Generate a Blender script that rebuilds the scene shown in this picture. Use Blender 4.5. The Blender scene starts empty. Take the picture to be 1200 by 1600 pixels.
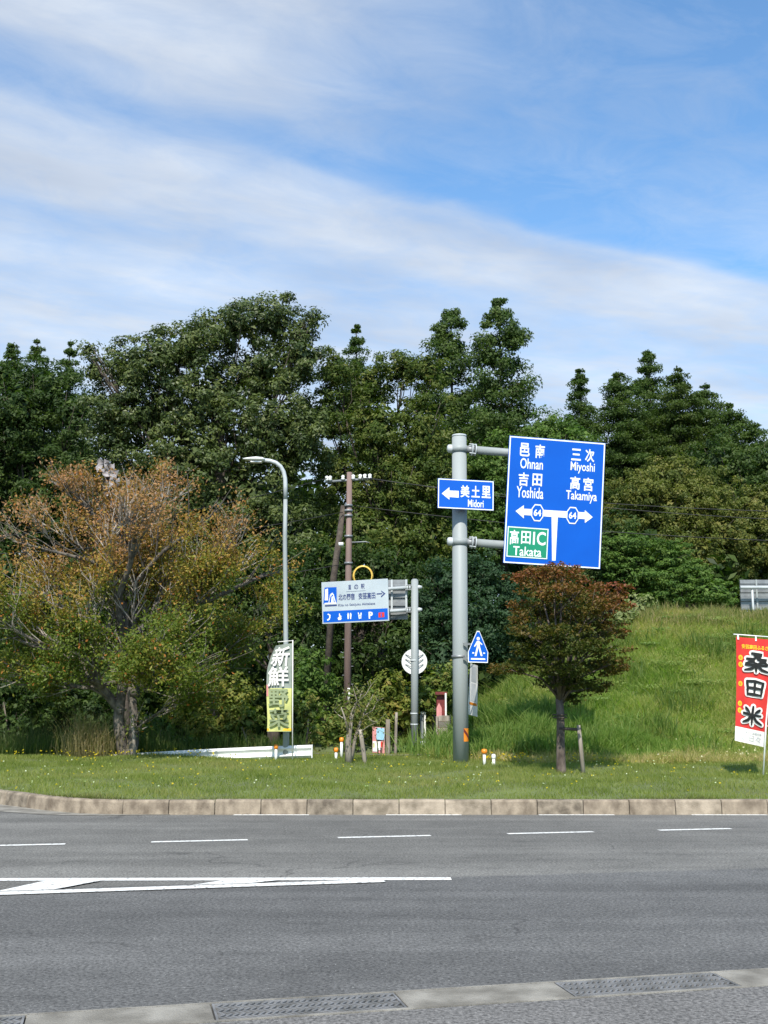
import bpy, math, random
import numpy as np
from mathutils import Vector, Matrix, Euler

rnd = random.Random(7)
S = bpy.context.scene
C = S.collection

# ------------------------------------------------------------------ camera
FPX = 1750.0                                  # focal length in pixels of a 1200x1600 frame
TH = math.atan(285 / FPX)
CAMZ = 1.6
cd = bpy.data.cameras.new('camera'); cam = bpy.data.objects.new('camera', cd); C.objects.link(cam)
cam.location = (0, 0, CAMZ); cam.rotation_euler = (math.radians(90) + TH, 0, 0)
cd.sensor_fit = 'VERTICAL'; cd.sensor_height = 36; cd.lens = FPX / 1600 * 36
cd.clip_start = .1; cd.clip_end = 4000
S.camera = cam

# ------------------------------------------------------------------ sun and sky
SUN_EL, SUN_AZ = 48, 186                      # azimuth clockwise from +Y (view direction)
sd = bpy.data.lights.new('sun', 'SUN'); sun = bpy.data.objects.new('sun', sd); C.objects.link(sun)
sd.energy = 4.9; sd.angle = math.radians(.53); sd.color = (1, .945, .85)
e, a = math.radians(SUN_EL), math.radians(SUN_AZ)
sdir = Vector((math.sin(a) * math.cos(e), math.cos(a) * math.cos(e), math.sin(e)))
sun.rotation_euler = (-sdir).to_track_quat('-Z', 'Y').to_euler()
sun.location = (10, -20, 30)

W = bpy.data.worlds.new('World'); S.world = W; W.use_nodes = True
nt = W.node_tree; N = nt.nodes; Lk = nt.links
for n in list(N): N.remove(n)
def nd(t, **k):
    n = N.new(t)
    for q, v in k.items(): setattr(n, q, v)
    return n
def mth(op, a, b=None, c=None, clamp=False):
    n = nd('ShaderNodeMath', operation=op); n.use_clamp = clamp
    for i, v in enumerate((a, b, c)):
        if v is None: continue
        if isinstance(v, (int, float)): n.inputs[i].default_value = v
        else: Lk.new(v, n.inputs[i])
    return n.outputs[0]
sky = nd('ShaderNodeTexSky'); sky.sky_type = 'NISHITA'; sky.sun_disc = False
sky.sun_elevation = e; sky.sun_rotation = a; sky.air_density = 1.0; sky.dust_density = .6; sky.ozone_density = 3.0
tc = nd('ShaderNodeTexCoord'); sep = nd('ShaderNodeSeparateXYZ'); Lk.new(tc.outputs['Generated'], sep.inputs[0])
zc = mth('MAXIMUM', sep.outputs[2], .04)
px_ = mth('DIVIDE', sep.outputs[0], zc); py_ = mth('DIVIDE', sep.outputs[1], zc)
n_ = mth('ADD', mth('MULTIPLY', px_, -.49), mth('MULTIPLY', py_, .87))      # across the cloud streets
s_ = mth('ADD', mth('MULTIPLY', px_, .87), mth('MULTIPLY', py_, .49))       # along them
def noise(sx, sy, off, det=6, rough=.55, dist=0.):
    cb = nd('ShaderNodeCombineXYZ')
    Lk.new(mth('MULTIPLY', s_, sx), cb.inputs[0]); Lk.new(mth('MULTIPLY', n_, sy), cb.inputs[1]); cb.inputs[2].default_value = off
    t = nd('ShaderNodeTexNoise'); t.inputs['Scale'].default_value = 1; t.inputs['Detail'].default_value = det
    t.inputs['Roughness'].default_value = rough; t.inputs['Distortion'].default_value = dist
    Lk.new(cb.outputs[0], t.inputs['Vector']); return t.outputs[0]
warp = mth('MULTIPLY', mth('SUBTRACT', noise(1.3, 2.0, 3.1, 3, .5), .5), .50)
nn = mth('ADD', n_, warp)
ramp = nd('ShaderNodeValToRGB'); ramp.color_ramp.interpolation = 'EASE'
Lk.new(mth('DIVIDE', nn, 5, clamp=True), ramp.inputs[0])
els = ramp.color_ramp.elements
stops = [(0, .30), (.9, .26), (1.15, .16), (1.30, .85), (1.58, .98), (1.72, .30), (1.84, .72), (1.96, .95), (2.14, .92), (2.34, .66),
         (2.55, .80), (2.9, .86), (3.5, .88), (5, .9)]
els[0].position = 0; els[0].color = (.3, .3, .3, 1); els[1].position = 1; els[1].color = (.9, .9, .9, 1)
for p, v in stops[1:-1]:
    q = els.new(p / 5); q.color = (v, v, v, 1)
base = ramp.outputs[0]
mr = nd('ShaderNodeMapRange', interpolation_type='SMOOTHSTEP')              # the near street thins out along its length
Lk.new(s_, mr.inputs[0]); mr.inputs[1].default_value = .5; mr.inputs[2].default_value = 1.1; mr.inputs[3].default_value = 1; mr.inputs[4].default_value = .12
mn = nd('ShaderNodeMapRange', interpolation_type='SMOOTHSTEP')
Lk.new(nn, mn.inputs[0]); mn.inputs[1].default_value = 1.70; mn.inputs[2].default_value = 1.82
mixA = mth('ADD', mth('MULTIPLY', mr.outputs[0], mth('SUBTRACT', 1, mn.outputs[0])), mn.outputs[0])
streak = mth('ADD', .62, mth('MULTIPLY', noise(2.6, 5.0, 8.3, 10, .62, .9), .66))
puff = mth('MULTIPLY', mth('SUBTRACT', noise(4.5, 6, 1.7, 9, .64, .5), .48), 1.0)
dens = mth('ADD', mth('MULTIPLY', mth('MULTIPLY', base, mixA), streak), mth('MULTIPLY', puff, .85), clamp=True)
dens = mth('MULTIPLY', dens, .90)
cc = nd('ShaderNodeValToRGB')                                               # thicker parts of the cloud are greyer
Lk.new(noise(1.4, 2.5, 5.5, 4, .5), cc.inputs[0])
cc.color_ramp.elements[0].position = .35; cc.color_ramp.elements[0].color = (4.5, 5.05, 5.95, 1)
cc.color_ramp.elements[1].position = .7; cc.color_ramp.elements[1].color = (6.3, 6.9, 7.7, 1)
skc = nd('ShaderNodeMix', data_type='RGBA'); skc.blend_type = 'MULTIPLY'; skc.inputs[0].default_value = 1
Lk.new(sky.outputs[0], skc.inputs[6]); skc.inputs[7].default_value = (1.36, 1.74, 1.86, 1)
mx = nd('ShaderNodeMix', data_type='RGBA'); Lk.new(dens, mx.inputs[0]); Lk.new(skc.outputs[2], mx.inputs[6]); Lk.new(cc.outputs[0], mx.inputs[7])
bg = nd('ShaderNodeBackground'); bg.inputs[1].default_value = .095; Lk.new(mx.outputs[2], bg.inputs[0])
wo = nd('ShaderNodeOutputWorld'); Lk.new(bg.outputs[0], wo.inputs[0])

S.view_settings.view_transform = 'Standard'; S.view_settings.look = 'None'
S.view_settings.exposure = 0.45; S.view_settings.gamma = 1; S.view_settings.use_curve_mapping = False
S.render.engine = 'CYCLES'
S.cycles.max_bounces = 6; S.cycles.diffuse_bounces = 3; S.cycles.transparent_max_bounces = 8; S.cycles.transmission_bounces = 4

# ------------------------------------------------------------------ helpers
ct, st_ = math.cos(TH), math.sin(TH)
def ray(x, y):
    u = (x - 600) / FPX; v = (800 - y) / FPX
    return Vector((u, ct - v * st_, st_ + v * ct))
def at(x, y, Y):                              # the point that far out where that part of the photo stands
    d = ray(x, y); return Vector((0, 0, CAMZ)) + d * (Y / d.y)
def gnd(x, y, z=0.):
    d = ray(x, y); return Vector((0, 0, CAMZ)) + d * ((z - CAMZ) / d.z)

def smooth(t):
    t = np.clip(t, 0, 1); return t * t * (3 - 2 * t)

def tag(o, label=None, cat=None, group=None, kind=None):
    if label: o['label'] = label
    if cat: o['category'] = cat
    if group: o['group'] = group
    if kind: o['kind'] = kind
    return o
def empty(name, loc=(0, 0, 0), rot=(0, 0, 0), label=None, cat=None, group=None, kind=None):
    o = bpy.data.objects.new(name, None); C.objects.link(o); o.empty_display_size = .2
    o.location = loc; o.rotation_euler = rot
    return tag(o, label, cat, group, kind)

class MB:
    def __init__(s): s.v = []; s.f = []; s.sm = []
    def quad(s, a, b, c, d): 
        i = len(s.v); s.v += [tuple(a), tuple(b), tuple(c), tuple(d)]; s.f.append((i, i+1, i+2, i+3)); return s
    def poly(s, pts):
        i = len(s.v); s.v += [tuple(p) for p in pts]; s.f.append(tuple(range(i, i + len(pts)))); return s
    def box(s, x0, x1, y0, y1, z0, z1, M=None):
        i = len(s.v)
        p = [(x, y, z) for z in (z0, z1) for y in (y0, y1) for x in (x0, x1)]
        if M is not None: p = [tuple(M @ Vector(q)) for q in p]
        s.v += p
        for f in ((0, 2, 3, 1), (4, 5, 7, 6), (0, 1, 5, 4), (2, 6, 7, 3), (0, 4, 6, 2), (1, 3, 7, 5)): s.f.append(tuple(i + k for k in f))
        return s
    def prism(s, pts, y0, y1):                # outline in x,z pulled from y0 to y1
        n = len(pts); i = len(s.v)
        s.v += [(x, y0, z) for x, z in pts] + [(x, y1, z) for x, z in pts]
        s.f.append(tuple(i + k for k in range(n))); s.f.append(tuple(i + n + k for k in reversed(range(n))))
        for k in range(n): 
            l = (k + 1) % n; s.f.append((i + k, i + n + k, i + n + l, i + l))
        return s
    def tube(s, pts, rad, n=8, cap=True):
        pts = [Vector(p) for p in pts]
        if not isinstance(rad, (list, tuple)): rad = [rad] * len(pts)
        i0 = len(s.v); up = None
        for k, p in enumerate(pts):
            d = (pts[min(k + 1, len(pts) - 1)] - pts[max(k - 1, 0)])
            if d.length < 1e-9: d = Vector((0, 0, 1))
            d.normalize()
            if up is None:
                up = Vector((1, 0, 0)) if abs(d.x) < .8 else Vector((0, 1, 0))
            a_ = (up - d * up.dot(d)).normalized(); b_ = d.cross(a_); up = a_
            for j in range(n):
                t = 2 * math.pi * j / n
                s.v.append(tuple(p + (a_ * math.cos(t) + b_ * math.sin(t)) * rad[k]))
        for k in range(len(pts) - 1):
            for j in range(n):
                a1 = i0 + k * n + j; b1 = i0 + k * n + (j + 1) % n
                s.f.append((a1, b1, b1 + n, a1 + n))
        if cap:
            s.f.append(tuple(i0 + j for j in reversed(range(n)))); e0 = i0 + (len(pts) - 1) * n
            s.f.append(tuple(e0 + j for j in range(n)))
        return s
    def build(s, name, m, parent=None, shade=False, bevel=0):
        me = bpy.data.meshes.new(name); me.from_pydata(s.v, [], s.f); me.update()
        if shade:
            me.polygons.foreach_set('use_smooth', [len(f) <= 4 for f in s.f])
        o = bpy.data.objects.new(name, me); C.objects.link(o)
        if m: me.materials.append(m)
        if parent: o.parent = parent
        if bevel:
            b = o.modifiers.new('bevel', 'BEVEL'); b.width = bevel; b.segments = 1; b.limit_method = 'ANGLE'
        return o

def mat(name, col, rough=.7, col2=None, scale=4, metal=0, bump=0, bscale=30, spec=.5, detail=5, stretch=None, lo=.35, hi=.65, trans=0):
    m = bpy.data.materials.new(name); m.use_nodes = True; t = m.node_tree; p = t.nodes['Principled BSDF']
    p.inputs['Roughness'].default_value = rough; p.inputs['Metallic'].default_value = metal
    p.inputs['Specular IOR Level'].default_value = spec
    tcn = t.nodes.new('ShaderNodeTexCoord'); mp = t.nodes.new('ShaderNodeMapping'); t.links.new(tcn.outputs['Object'], mp.inputs[0])
    if stretch: mp.inputs['Scale'].default_value = stretch
    c2 = col2 or tuple(c * .8 for c in col)
    nz = t.nodes.new('ShaderNodeTexNoise'); nz.inputs['Scale'].default_value = scale; nz.inputs['Detail'].default_value = detail
    t.links.new(mp.outputs[0], nz.inputs['Vector'])
    r = t.nodes.new('ShaderNodeValToRGB'); r.color_ramp.elements[0].position = lo; r.color_ramp.elements[1].position = hi
    r.color_ramp.elements[0].color = (*c2, 1); r.color_ramp.elements[1].color = (*col, 1)
    t.links.new(nz.outputs[0], r.inputs[0]); t.links.new(r.outputs[0], p.inputs['Base Color'])
    if bump:
        nb = t.nodes.new('ShaderNodeTexNoise'); nb.inputs['Scale'].default_value = bscale; nb.inputs['Detail'].default_value = 4
        t.links.new(mp.outputs[0], nb.inputs['Vector'])
        b = t.nodes.new('ShaderNodeBump'); b.inputs['Strength'].default_value = bump; b.inputs['Distance'].default_value = .02
        t.links.new(nb.outputs[0], b.inputs['Height']); t.links.new(b.outputs[0], p.inputs['Normal'])
    return m

def leafmat(name, rough=.45, spec=.5, trans=.3):
    m = bpy.data.materials.new(name); m.use_nodes = True; t = m.node_tree; p = t.nodes['Principled BSDF']
    at_ = t.nodes.new('ShaderNodeAttribute'); at_.attribute_name = 'col'
    t.links.new(at_.outputs['Color'], p.inputs['Base Color'])
    p.inputs['Roughness'].default_value = rough; p.inputs['Specular IOR Level'].default_value = spec
    tr = t.nodes.new('ShaderNodeBsdfTranslucent')
    hs = t.nodes.new('ShaderNodeMix'); hs.data_type = 'RGBA'; hs.blend_type = 'MULTIPLY'; hs.inputs[0].default_value = 1
    t.links.new(at_.outputs['Color'], hs.inputs[6]); hs.inputs[7].default_value = (1.25, 1.6, .5, 1)
    t.links.new(hs.outputs[2], tr.inputs[0])
    mxs = t.nodes.new('ShaderNodeMixShader'); mxs.inputs[0].default_value = trans
    t.links.new(p.outputs[0], mxs.inputs[1]); t.links.new(tr.outputs[0], mxs.inputs[2])
    t.links.new(mxs.outputs[0], t.nodes['Material Output'].inputs[0])
    return m

M = {}
M['leaf'] = leafmat('foliage', .55, .22, .34)
M['gloss'] = leafmat('glossy_foliage', .48, .32, .24)
M['grass'] = leafmat('grass_blades', .6, .25, .5)
M['bark'] = mat('bark', (.17, .14, .11), .9, (.09, .07, .055), 9, bump=.8, bscale=14, stretch=(1, 1, .25))
M['pale_bark'] = mat('pale_bark', (.17, .148, .122), .9, (.05, .042, .035), 9, bump=.7, bscale=16, stretch=(1, 1, .4))
M['twig'] = mat('pale_twigs', (.33, .295, .255), .9, (.22, .185, .155), 5)
M['dark_bark'] = mat('dark_bark', (.09, .072, .055), .9, (.04, .03, .025), 7, bump=.6)
M['maple_bark'] = mat('maple_bark', (.14, .11, .09), .9, (.045, .032, .026), 9, bump=.8, bscale=20, stretch=(1, 1, .5))
M['weather'] = mat('weathered_wood', (.33, .29, .24), .9, (.17, .14, .11), 8, stretch=(1, 1, .2), bump=.4)
M['galv'] = mat('grey_painted_steel', (.29, .315, .315), .55, (.255, .28, .28), 2.2, bump=.05, spec=.4, stretch=(1, 1, .15))
M['galv_dark'] = mat('dull_galvanised_steel', (.24, .255, .26), .5, (.17, .18, .19), 5, metal=.3)
M['galv_pale'] = mat('pale_galvanised_steel', (.48, .51, .52), .5, (.38, .41, .42), 3)
M['sign_blue'] = mat('sign_blue_sheeting', (.002, .095, .50), .5, (.002, .085, .46), 1.3, spec=.2)
M['sign_green'] = mat('sign_green_sheeting', (.005, .25, .13), .42, (.005, .22, .115), 2)
M['sign_white'] = mat('sign_white_sheeting', (.78, .80, .82), .5, (.70, .73, .76), 2.5)
M['sign_ltgrey'] = mat('aged_white_sheeting', (.42, .48, .51), .55, (.35, .41, .45), 1.6)
M['ink_navy'] = mat('navy_print', (.02, .04, .16), .5)
M['white'] = mat('white_paint', (.80, .80, .78), .45, (.66, .66, .63), 6)
M['orange'] = mat('orange_reflector', (.75, .25, .02), .35, (.65, .19, .01), 9)
M['red'] = mat('red_print', (.62, .03, .02), .5)
M['yellow'] = mat('yellow_cable_cover', (.75, .50, .10), .45, (.6, .38, .06), 6)
M['brown_pole'] = mat('reddish_wood_pole', (.19, .13, .112), .8, (.12, .082, .07), 6, stretch=(1, 1, .12), bump=.3)
M['black'] = mat('black_print', (.02, .022, .022), .6)
M['black_rubber'] = mat('black_cable', (.012, .012, .012), .6)
M['ceramic'] = mat('white_ceramic', (.8, .8, .78), .25)
M['silk'] = mat('pale_silk_web', (.36, .335, .34), .85, (.17, .155, .16), 9)
M['dkred'] = mat('dark_red_paint', (.17, .02, .018), .6, (.11, .012, .012), 8)

def img_mark(name, rough=.65):
    # worn road paint: white with grit showing through
    m = mat(name, (.68, .68, .65), rough, (.22, .22, .21), 26, lo=.33, hi=.47, detail=10, bump=.2, bscale=120); return m
M['paint'] = img_mark('worn_road_paint')

def asphalt(name, c_far, c_near=None, line=None, speck=.5, streaks=True):
    m = bpy.data.materials.new(name); m.use_nodes = True; t = m.node_tree; p = t.nodes['Principled BSDF']; nn_ = t.nodes; lk = t.links
    p.inputs['Roughness'].default_value = .88; p.inputs['Specular IOR Level'].default_value = .35
    tcn = nn_.new('ShaderNodeTexCoord'); ob = tcn.outputs['Object']
    def nz(scale, det=4, stretch=None, rough=.5):
        src = ob
        if stretch:
            mp = nn_.new('ShaderNodeMapping'); mp.inputs['Scale'].default_value = stretch; mp.inputs['Rotation'].default_value = (0, 0, -.1); lk.new(ob, mp.inputs[0]); src = mp.outputs[0]
        x = nn_.new('ShaderNodeTexNoise'); x.inputs['Scale'].default_value = scale; x.inputs['Detail'].default_value = det; x.inputs['Roughness'].default_value = rough
        lk.new(src, x.inputs['Vector']); return x.outputs[0]
    def rmp(v, stops):
        r = nn_.new('ShaderNodeValToRGB'); r.color_ramp.elements[0].position = stops[0][0]; r.color_ramp.elements[0].color = (*([stops[0][1]] * 3), 1)
        r.color_ramp.elements[1].position = stops[1][0]; r.color_ramp.elements[1].color = (*([stops[1][1]] * 3), 1); lk.new(v, r.inputs[0]); return r.outputs[0]
    def mix(bt, f, a1, b1):
        x = nn_.new('ShaderNodeMix'); x.data_type = 'RGBA'; x.blend_type = bt
        if isinstance(f, float): x.inputs[0].default_value = f
        else: lk.new(f, x.inputs[0])
        for s, v in ((6, a1), (7, b1)):
            if isinstance(v, tuple): x.inputs[s].default_value = (*v, 1)
            else: lk.new(v, x.inputs[s])
        return x.outputs[2]
    if line:
        (x0, y0), (x1, y1) = line                       # beyond this line the surface is older and paler
        nx, ny = -(y1 - y0), (x1 - x0); l = math.hypot(nx, ny); nx /= l; ny /= l
        dt = nn_.new('ShaderNodeVectorMath'); dt.operation = 'DOT_PRODUCT'; lk.new(ob, dt.inputs[0]); dt.inputs[1].default_value = (nx, ny, 0)
        ad = nn_.new('ShaderNodeMath'); ad.operation = 'SUBTRACT'; lk.new(dt.outputs['Value'], ad.inputs[0]); ad.inputs[1].default_value = nx * x0 + ny * y0
        mrg = nn_.new('ShaderNodeMapRange'); lk.new(ad.outputs[0], mrg.inputs[0]); mrg.inputs[1].default_value = -.05; mrg.inputs[2].default_value = .05
        base_ = mix('MIX', mrg.outputs[0], c_near, c_far)
    else: base_ = mix('MIX', 0.0, c_far, c_far)
    if streaks: 
        base_ = mix('MULTIPLY', 1.0, base_, rmp(nz(1.0, 3, (.09, 1.1, 1)), [(.38, .76), (.62, 1.12)]))
    base_ = mix('MULTIPLY', 1.0, base_, rmp(nz(1.2, 8, None, .65), [(.32, .84), (.68, 1.10)]))
    base_ = mix('MULTIPLY', 1.0, base_, rmp(nz(7, 6, None, .7), [(.28, .86), (.55, 1.04)]))
    base_ = mix('MULTIPLY', 1.0, base_, rmp(nz(42, 3, None, .75), [(.36, 1 - speck), (.66, 1 + speck * .9)]))
    vo = nn_.new('ShaderNodeTexVoronoi'); vo.inputs['Scale'].default_value = 42; lk.new(ob, vo.inputs['Vector'])
    chips = rmp(vo.outputs['Distance'], [(.10, 1.), (.2, 0.)])
    sel = rmp(nz(26, 1), [(.58, 0.), (.62, 1.)])
    cm = nn_.new('ShaderNodeMath'); cm.operation = 'MULTIPLY'; lk.new(chips, cm.inputs[0]); lk.new(sel, cm.inputs[1])
    base_ = mix('MIX', cm.outputs[0], base_, (.34, .34, .32))
    # hairline cracks, and dark drips along the lanes
    if streaks:
        mpc = nn_.new('ShaderNodeMapping'); lk.new(ob, mpc.inputs[0])
        nv = nn_.new('ShaderNodeTexNoise'); nv.inputs['Scale'].default_value = 1.6; nv.inputs['Detail'].default_value = 6; lk.new(ob, nv.inputs['Vector'])
        av = nn_.new('ShaderNodeVectorMath'); av.operation = 'MULTIPLY_ADD'; lk.new(nv.outputs['Color'], av.inputs[0]); av.inputs[1].default_value = (1.1, 1.1, 0); lk.new(ob, av.inputs[2])
        vc = nn_.new('ShaderNodeTexVoronoi'); vc.feature = 'DISTANCE_TO_EDGE'; vc.inputs['Scale'].default_value = .42; lk.new(av.outputs[0], vc.inputs['Vector'])
        ck = rmp(vc.outputs['Distance'], [(.002, 1.), (.007, 0.)]); gate = rmp(nz(.35, 2), [(.50, 0.), (.58, .6)])
        cmu = nn_.new('ShaderNodeMath'); cmu.operation = 'MULTIPLY'; lk.new(ck, cmu.inputs[0]); lk.new(gate, cmu.inputs[1])
        base_ = mix('MIX', cmu.outputs[0], base_, (.035, .034, .032))
        base_ = mix('MULTIPLY', 1.0, base_, rmp(nz(2.4, 3, (.5, 1.6, 1)), [(.60, 1.0), (.74, .78)]))
    lk.new(base_, p.inputs['Base Color'])
    b = nn_.new('ShaderNodeBump'); b.inputs['Strength'].default_value = .6; b.inputs['Distance'].default_value = .006
    lk.new(nz(60, 3), b.inputs['Height']); lk.new(b.outputs[0], p.inputs['Normal'])
    return m
M['asphalt'] = asphalt('asphalt_road', (.158, .154, .141), (.112, .111, .107), ((.6, 10.33), (4.4, 11.0)), .52)
M['lot'] = asphalt('asphalt_lot', (.145, .14, .133), speck=.6, streaks=False)
M['concrete'] = mat('gutter_concrete', (.27, .255, .22), .9, (.13, .12, .10), 4, bump=.5, bscale=90, detail=8)
M['kerbc'] = mat('kerb_concrete', (.30, .245, .18), .9, (.135, .105, .075), 7, bump=.5, bscale=60, detail=9, stretch=(1, 1, .6))
M['kerbc2'] = mat('kerb_concrete_pale', (.345, .285, .215), .9, (.16, .13, .092), 6, bump=.5, bscale=60, detail=9)
M['kerbc3'] = mat('kerb_concrete_grey', (.26, .215, .16), .9, (.10, .08, .058), 8, bump=.5, bscale=60, detail=9)
M['grate'] = mat('steel_grating', (.23, .23, .23), .7, (.13, .13, .125), 9, metal=.3)
M['trough'] = mat('trough_dirt', (.20, .19, .165), .95)
M['soil'] = mat('lawn_soil', (.125, .16, .042), .95, (.085, .105, .035), 1.6, bump=.5, bscale=25)
M['path'] = mat('side_road_surface', (.20, .18, .15), .95, (.14, .125, .105), 2, bump=.3)

# ------------------------------------------------------------------ ground, road, kerb
def Yk(X):                                    # front foot of the kerb
    X = np.asarray(X, float)
    t = np.clip(-3.55 - X, 0, 9.5)
    soft = np.where(t < 1.2, t * t / 2.4, t - .6) * .93
    t2 = np.maximum(-13.05 - X, 0)
    return 15.55 + soft + t2 * .25
def hgt(X, Y):
    X = np.asarray(X, float); Y = np.asarray(Y, float)
    z = .2 + .015 * np.sin(X * 1.7 + Y * .9) + .012 * np.sin(X * .6 - Y * 2.1)
    z = z + .07 * smooth((Y - Yk(X) - .3) / 3) * 1.0 - .07
    z = z + .06 * smooth((Y - 18) / 6)
    left = 1 - smooth((X - 1.0) / 3)
    z = z - .42 * left * smooth((Y - 25.6) / 2.2)
    emb = np.clip((X - 1.0) / 6.6, 0, 1) ; emb = emb * .85 + smooth(emb) * .15
    rise = smooth((Y - 23.4) / 10.6)
    z = z + 3.60 * emb * rise * (1 + .02 * np.sin(X * 1.3) * np.sin(Y * 1.1))
    z = z + .42 * np.exp(-((X - 2.9) / 1.2) ** 2 - ((Y - 26.6) / 1.6) ** 2)
    z = z + 1.6 * smooth((Y - 40) / 25)
    return z

ground = empty('ground', kind='structure')
m = MB(); m.quad((-1500, -1500, -.62), (1500, -1500, -.62), (1500, 1500, -.62), (-1500, 1500, -.62))
m.build('far_ground', M['soil'], ground)

gx = np.concatenate([np.linspace(-70, -16, 40), np.linspace(-15.6, 15.6, 140), np.linspace(16, 70, 40)])
gt = np.concatenate([np.linspace(0, .3, 110), np.linspace(.304, 1, 80)])
V = []
for X in gx:
    y0 = float(Yk(X)) + .15; Ys = y0 + gt * (95 - y0)
    zz = hgt(np.full_like(Ys, X), Ys)
    V += list(zip([X] * len(Ys), Ys.tolist(), zz.tolist()))
nT = len(gt); Fc = [(i * nT + j, (i + 1) * nT + j, (i + 1) * nT + j + 1, i * nT + j + 1) for i in range(len(gx) - 1) for j in range(nT - 1)]
m = MB(); m.v = V; m.f = Fc
lawn = m.build('lawn', M['soil'], None, True); tag(lawn, kind='structure')

# drainage channel between lot and road
g0, g1 = gnd(0, 1587), gnd(1200, 1513)
gdir = (g1 - g0).normalized(); gper = Vector((gdir.y, -gdir.x, 0))      # towards the camera
GW = .365
def gp(t, w, z=0.): p = g0 + gdir * t + gper * w; return Vector((p.x, p.y, z))
LN = 40
road = empty('road', kind='structure')
m = MB(); a0 = gp(-LN, 0); a1 = gp(LN, 0)
m.poly([a0, a1, (80, a1.y, 0), (80, 16.2, 0), (-2.6, 16.2, 0), (-6.0, 18.6, 0), (-13.1, 25.4, 0), (-80, 43, 0), (-80, a0.y, 0)])
m.build('asphalt', M['asphalt'], road)
lot = MB(); b0 = gp(-LN, GW); b1 = gp(LN, GW)
lot.poly([(-80, -60, 0), (80, -60, 0), (80, b1.y, 0), b1, b0, (-80, b0.y, 0)])
tag(lot.build('parking_lot', M['lot']), kind='structure')

chan = empty('drainage_channel', kind='structure')
m = MB(); m.quad(gp(-LN, 0, -.16), gp(-LN, GW, -.16), gp(LN, GW, -.16), gp(LN, 0, -.16))
m.build('channel_bed', M['trough'], chan)
RG = Matrix.Translation(g0) @ Matrix.Rotation(math.atan2(gdir.y, gdir.x), 4, 'Z')   # local x along channel, -y to camera
t_of = lambda px, py: (gnd(px, py) - g0).dot(gdir)
ts = t_of(330, 1567); per = t_of(866, 1535) - ts; gl = t_of(612, 1548) - ts
m = MB(); m.box(-LN, LN, -.022, -.001, -.16, .003, RG); m.build('channel_lip', M['concrete'], chan)
m = MB(); m.box(-LN, LN, -GW + .001, -GW + .026, -.16, .004, RG); m.build('channel_lip', M['concrete'], chan)
gr_me = None
for k in range(-7, 8):
    x0 = ts + k * per
    if gr_me is None:
        m = MB(); wy0, wy1 = -GW + .03, -.026
        m.box(0, gl, wy1 - .012, wy1, -.03, .001); m.box(0, gl, wy0, wy0 + .012, -.03, .001)
        m.box(0, .012, wy0 + .013, wy1 - .013, -.03, .001); m.box(gl - .012, gl, wy0 + .013, wy1 - .013, -.03, .001)
        nb = int(gl / .033)
        for r in range(6):                     # rows of slanted bars, alternating: the woven look of the cover
            y0 = wy0 + .016 + r * (wy1 - wy0 - .03) / 6; y1 = y0 + (wy1 - wy0 - .03) / 6 - .006
            m.box(.013, gl - .013, y1, y1 + .005, -.024, -.002)
            for j in range(1, nb):
                xx = j * gl / nb; sl = .016 if r % 2 else -.016
                i = len(m.v)
                for zz in (-.02, 0.):
                    m.v += [(xx - .007 - sl, y0, zz), (xx + .007 - sl, y0, zz), (xx + .007 + sl, y1, zz), (xx - .007 + sl, y1, zz)]
                m.f += [(i+4, i+5, i+6, i+7), (i, i+4, i+7, i+3), (i+1, i+2, i+6, i+5), (i, i+1, i+5, i+4)]
        o = m.build('grating', M['grate'], chan); gr_me = o.data
    else:
        o = bpy.data.objects.new('grating', gr_me); C.objects.link(o); o.parent = chan
    o.matrix_local = RG @ Matrix.Translation((x0, 0, 0))
    m = MB(); m.box(x0 + gl + .008, x0 + per - .008, -GW + .03, -.026, -.1, .003, RG)
    m.build('concrete_cover', M['concrete'], chan, bevel=.004)

# road paint
def sheet(pts, name, z=.004, parent=road, mt=None):
    m = MB(); m.poly([(p.x, p.y, z) for p in pts]); return m.build(name, mt or M['paint'], parent)
def stripe(a_, b_, w, name, z=.004):
    d = (b_ - a_).normalized(); n = Vector((-d.y, d.x, 0)) * w / 2
    return sheet([a_ - n, b_ - n, b_ + n, a_ + n], name, z)
d0, d1 = gnd(0, 1321.5), gnd(1142, 1295)
dd = (d1 - d0).normalized()
for xa, xb in ((236, 387), (528, 673), (793, 927), (1029, 1142), (-60, 102)):
    ya = 1321.5 - (xa) * .0232; yb = 1321.5 - xb * .0232
    stripe(gnd(xa, ya), gnd(xb, yb), .10, 'lane_dash')
e0 = gnd(1142, 1295)
for k in range(1, 8):
    stripe(e0 + dd * (2.02 * k - 1.0), e0 + dd * 2.02 * k, .10, 'lane_dash')
    stripe(d0 - dd * (2.02 * k + .4), d0 - dd * (2.02 * k - .6), .10, 'lane_dash')
for xa in (365, 603, 842, 1081, 1320, 1559, 1798, 2037):
    stripe(gnd(xa, 1273.6), gnd(xa + 118, 1273.6), .09, 'edge_dash')
stripe(gnd(-700, 1376), gnd(705, 1373.5), .145, 'zebra_border_line')
A, Cc = gnd(-700, 1420.5), gnd(600, 1377.2)
stripe(A, Cc, .155, 'zebra_border_line', .008)
for q in (((-250, 1378), (-140, 1378), (-215, 1402), (-325, 1406)), ((72, 1378), (160, 1377.5), (84, 1392), (-6, 1395)), ((352, 1377), (442, 1376.6), (392, 1382), (300, 1385))):
    sheet([gnd(*p) for p in reversed(q)], 'zebra_bar', .0125)

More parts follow.
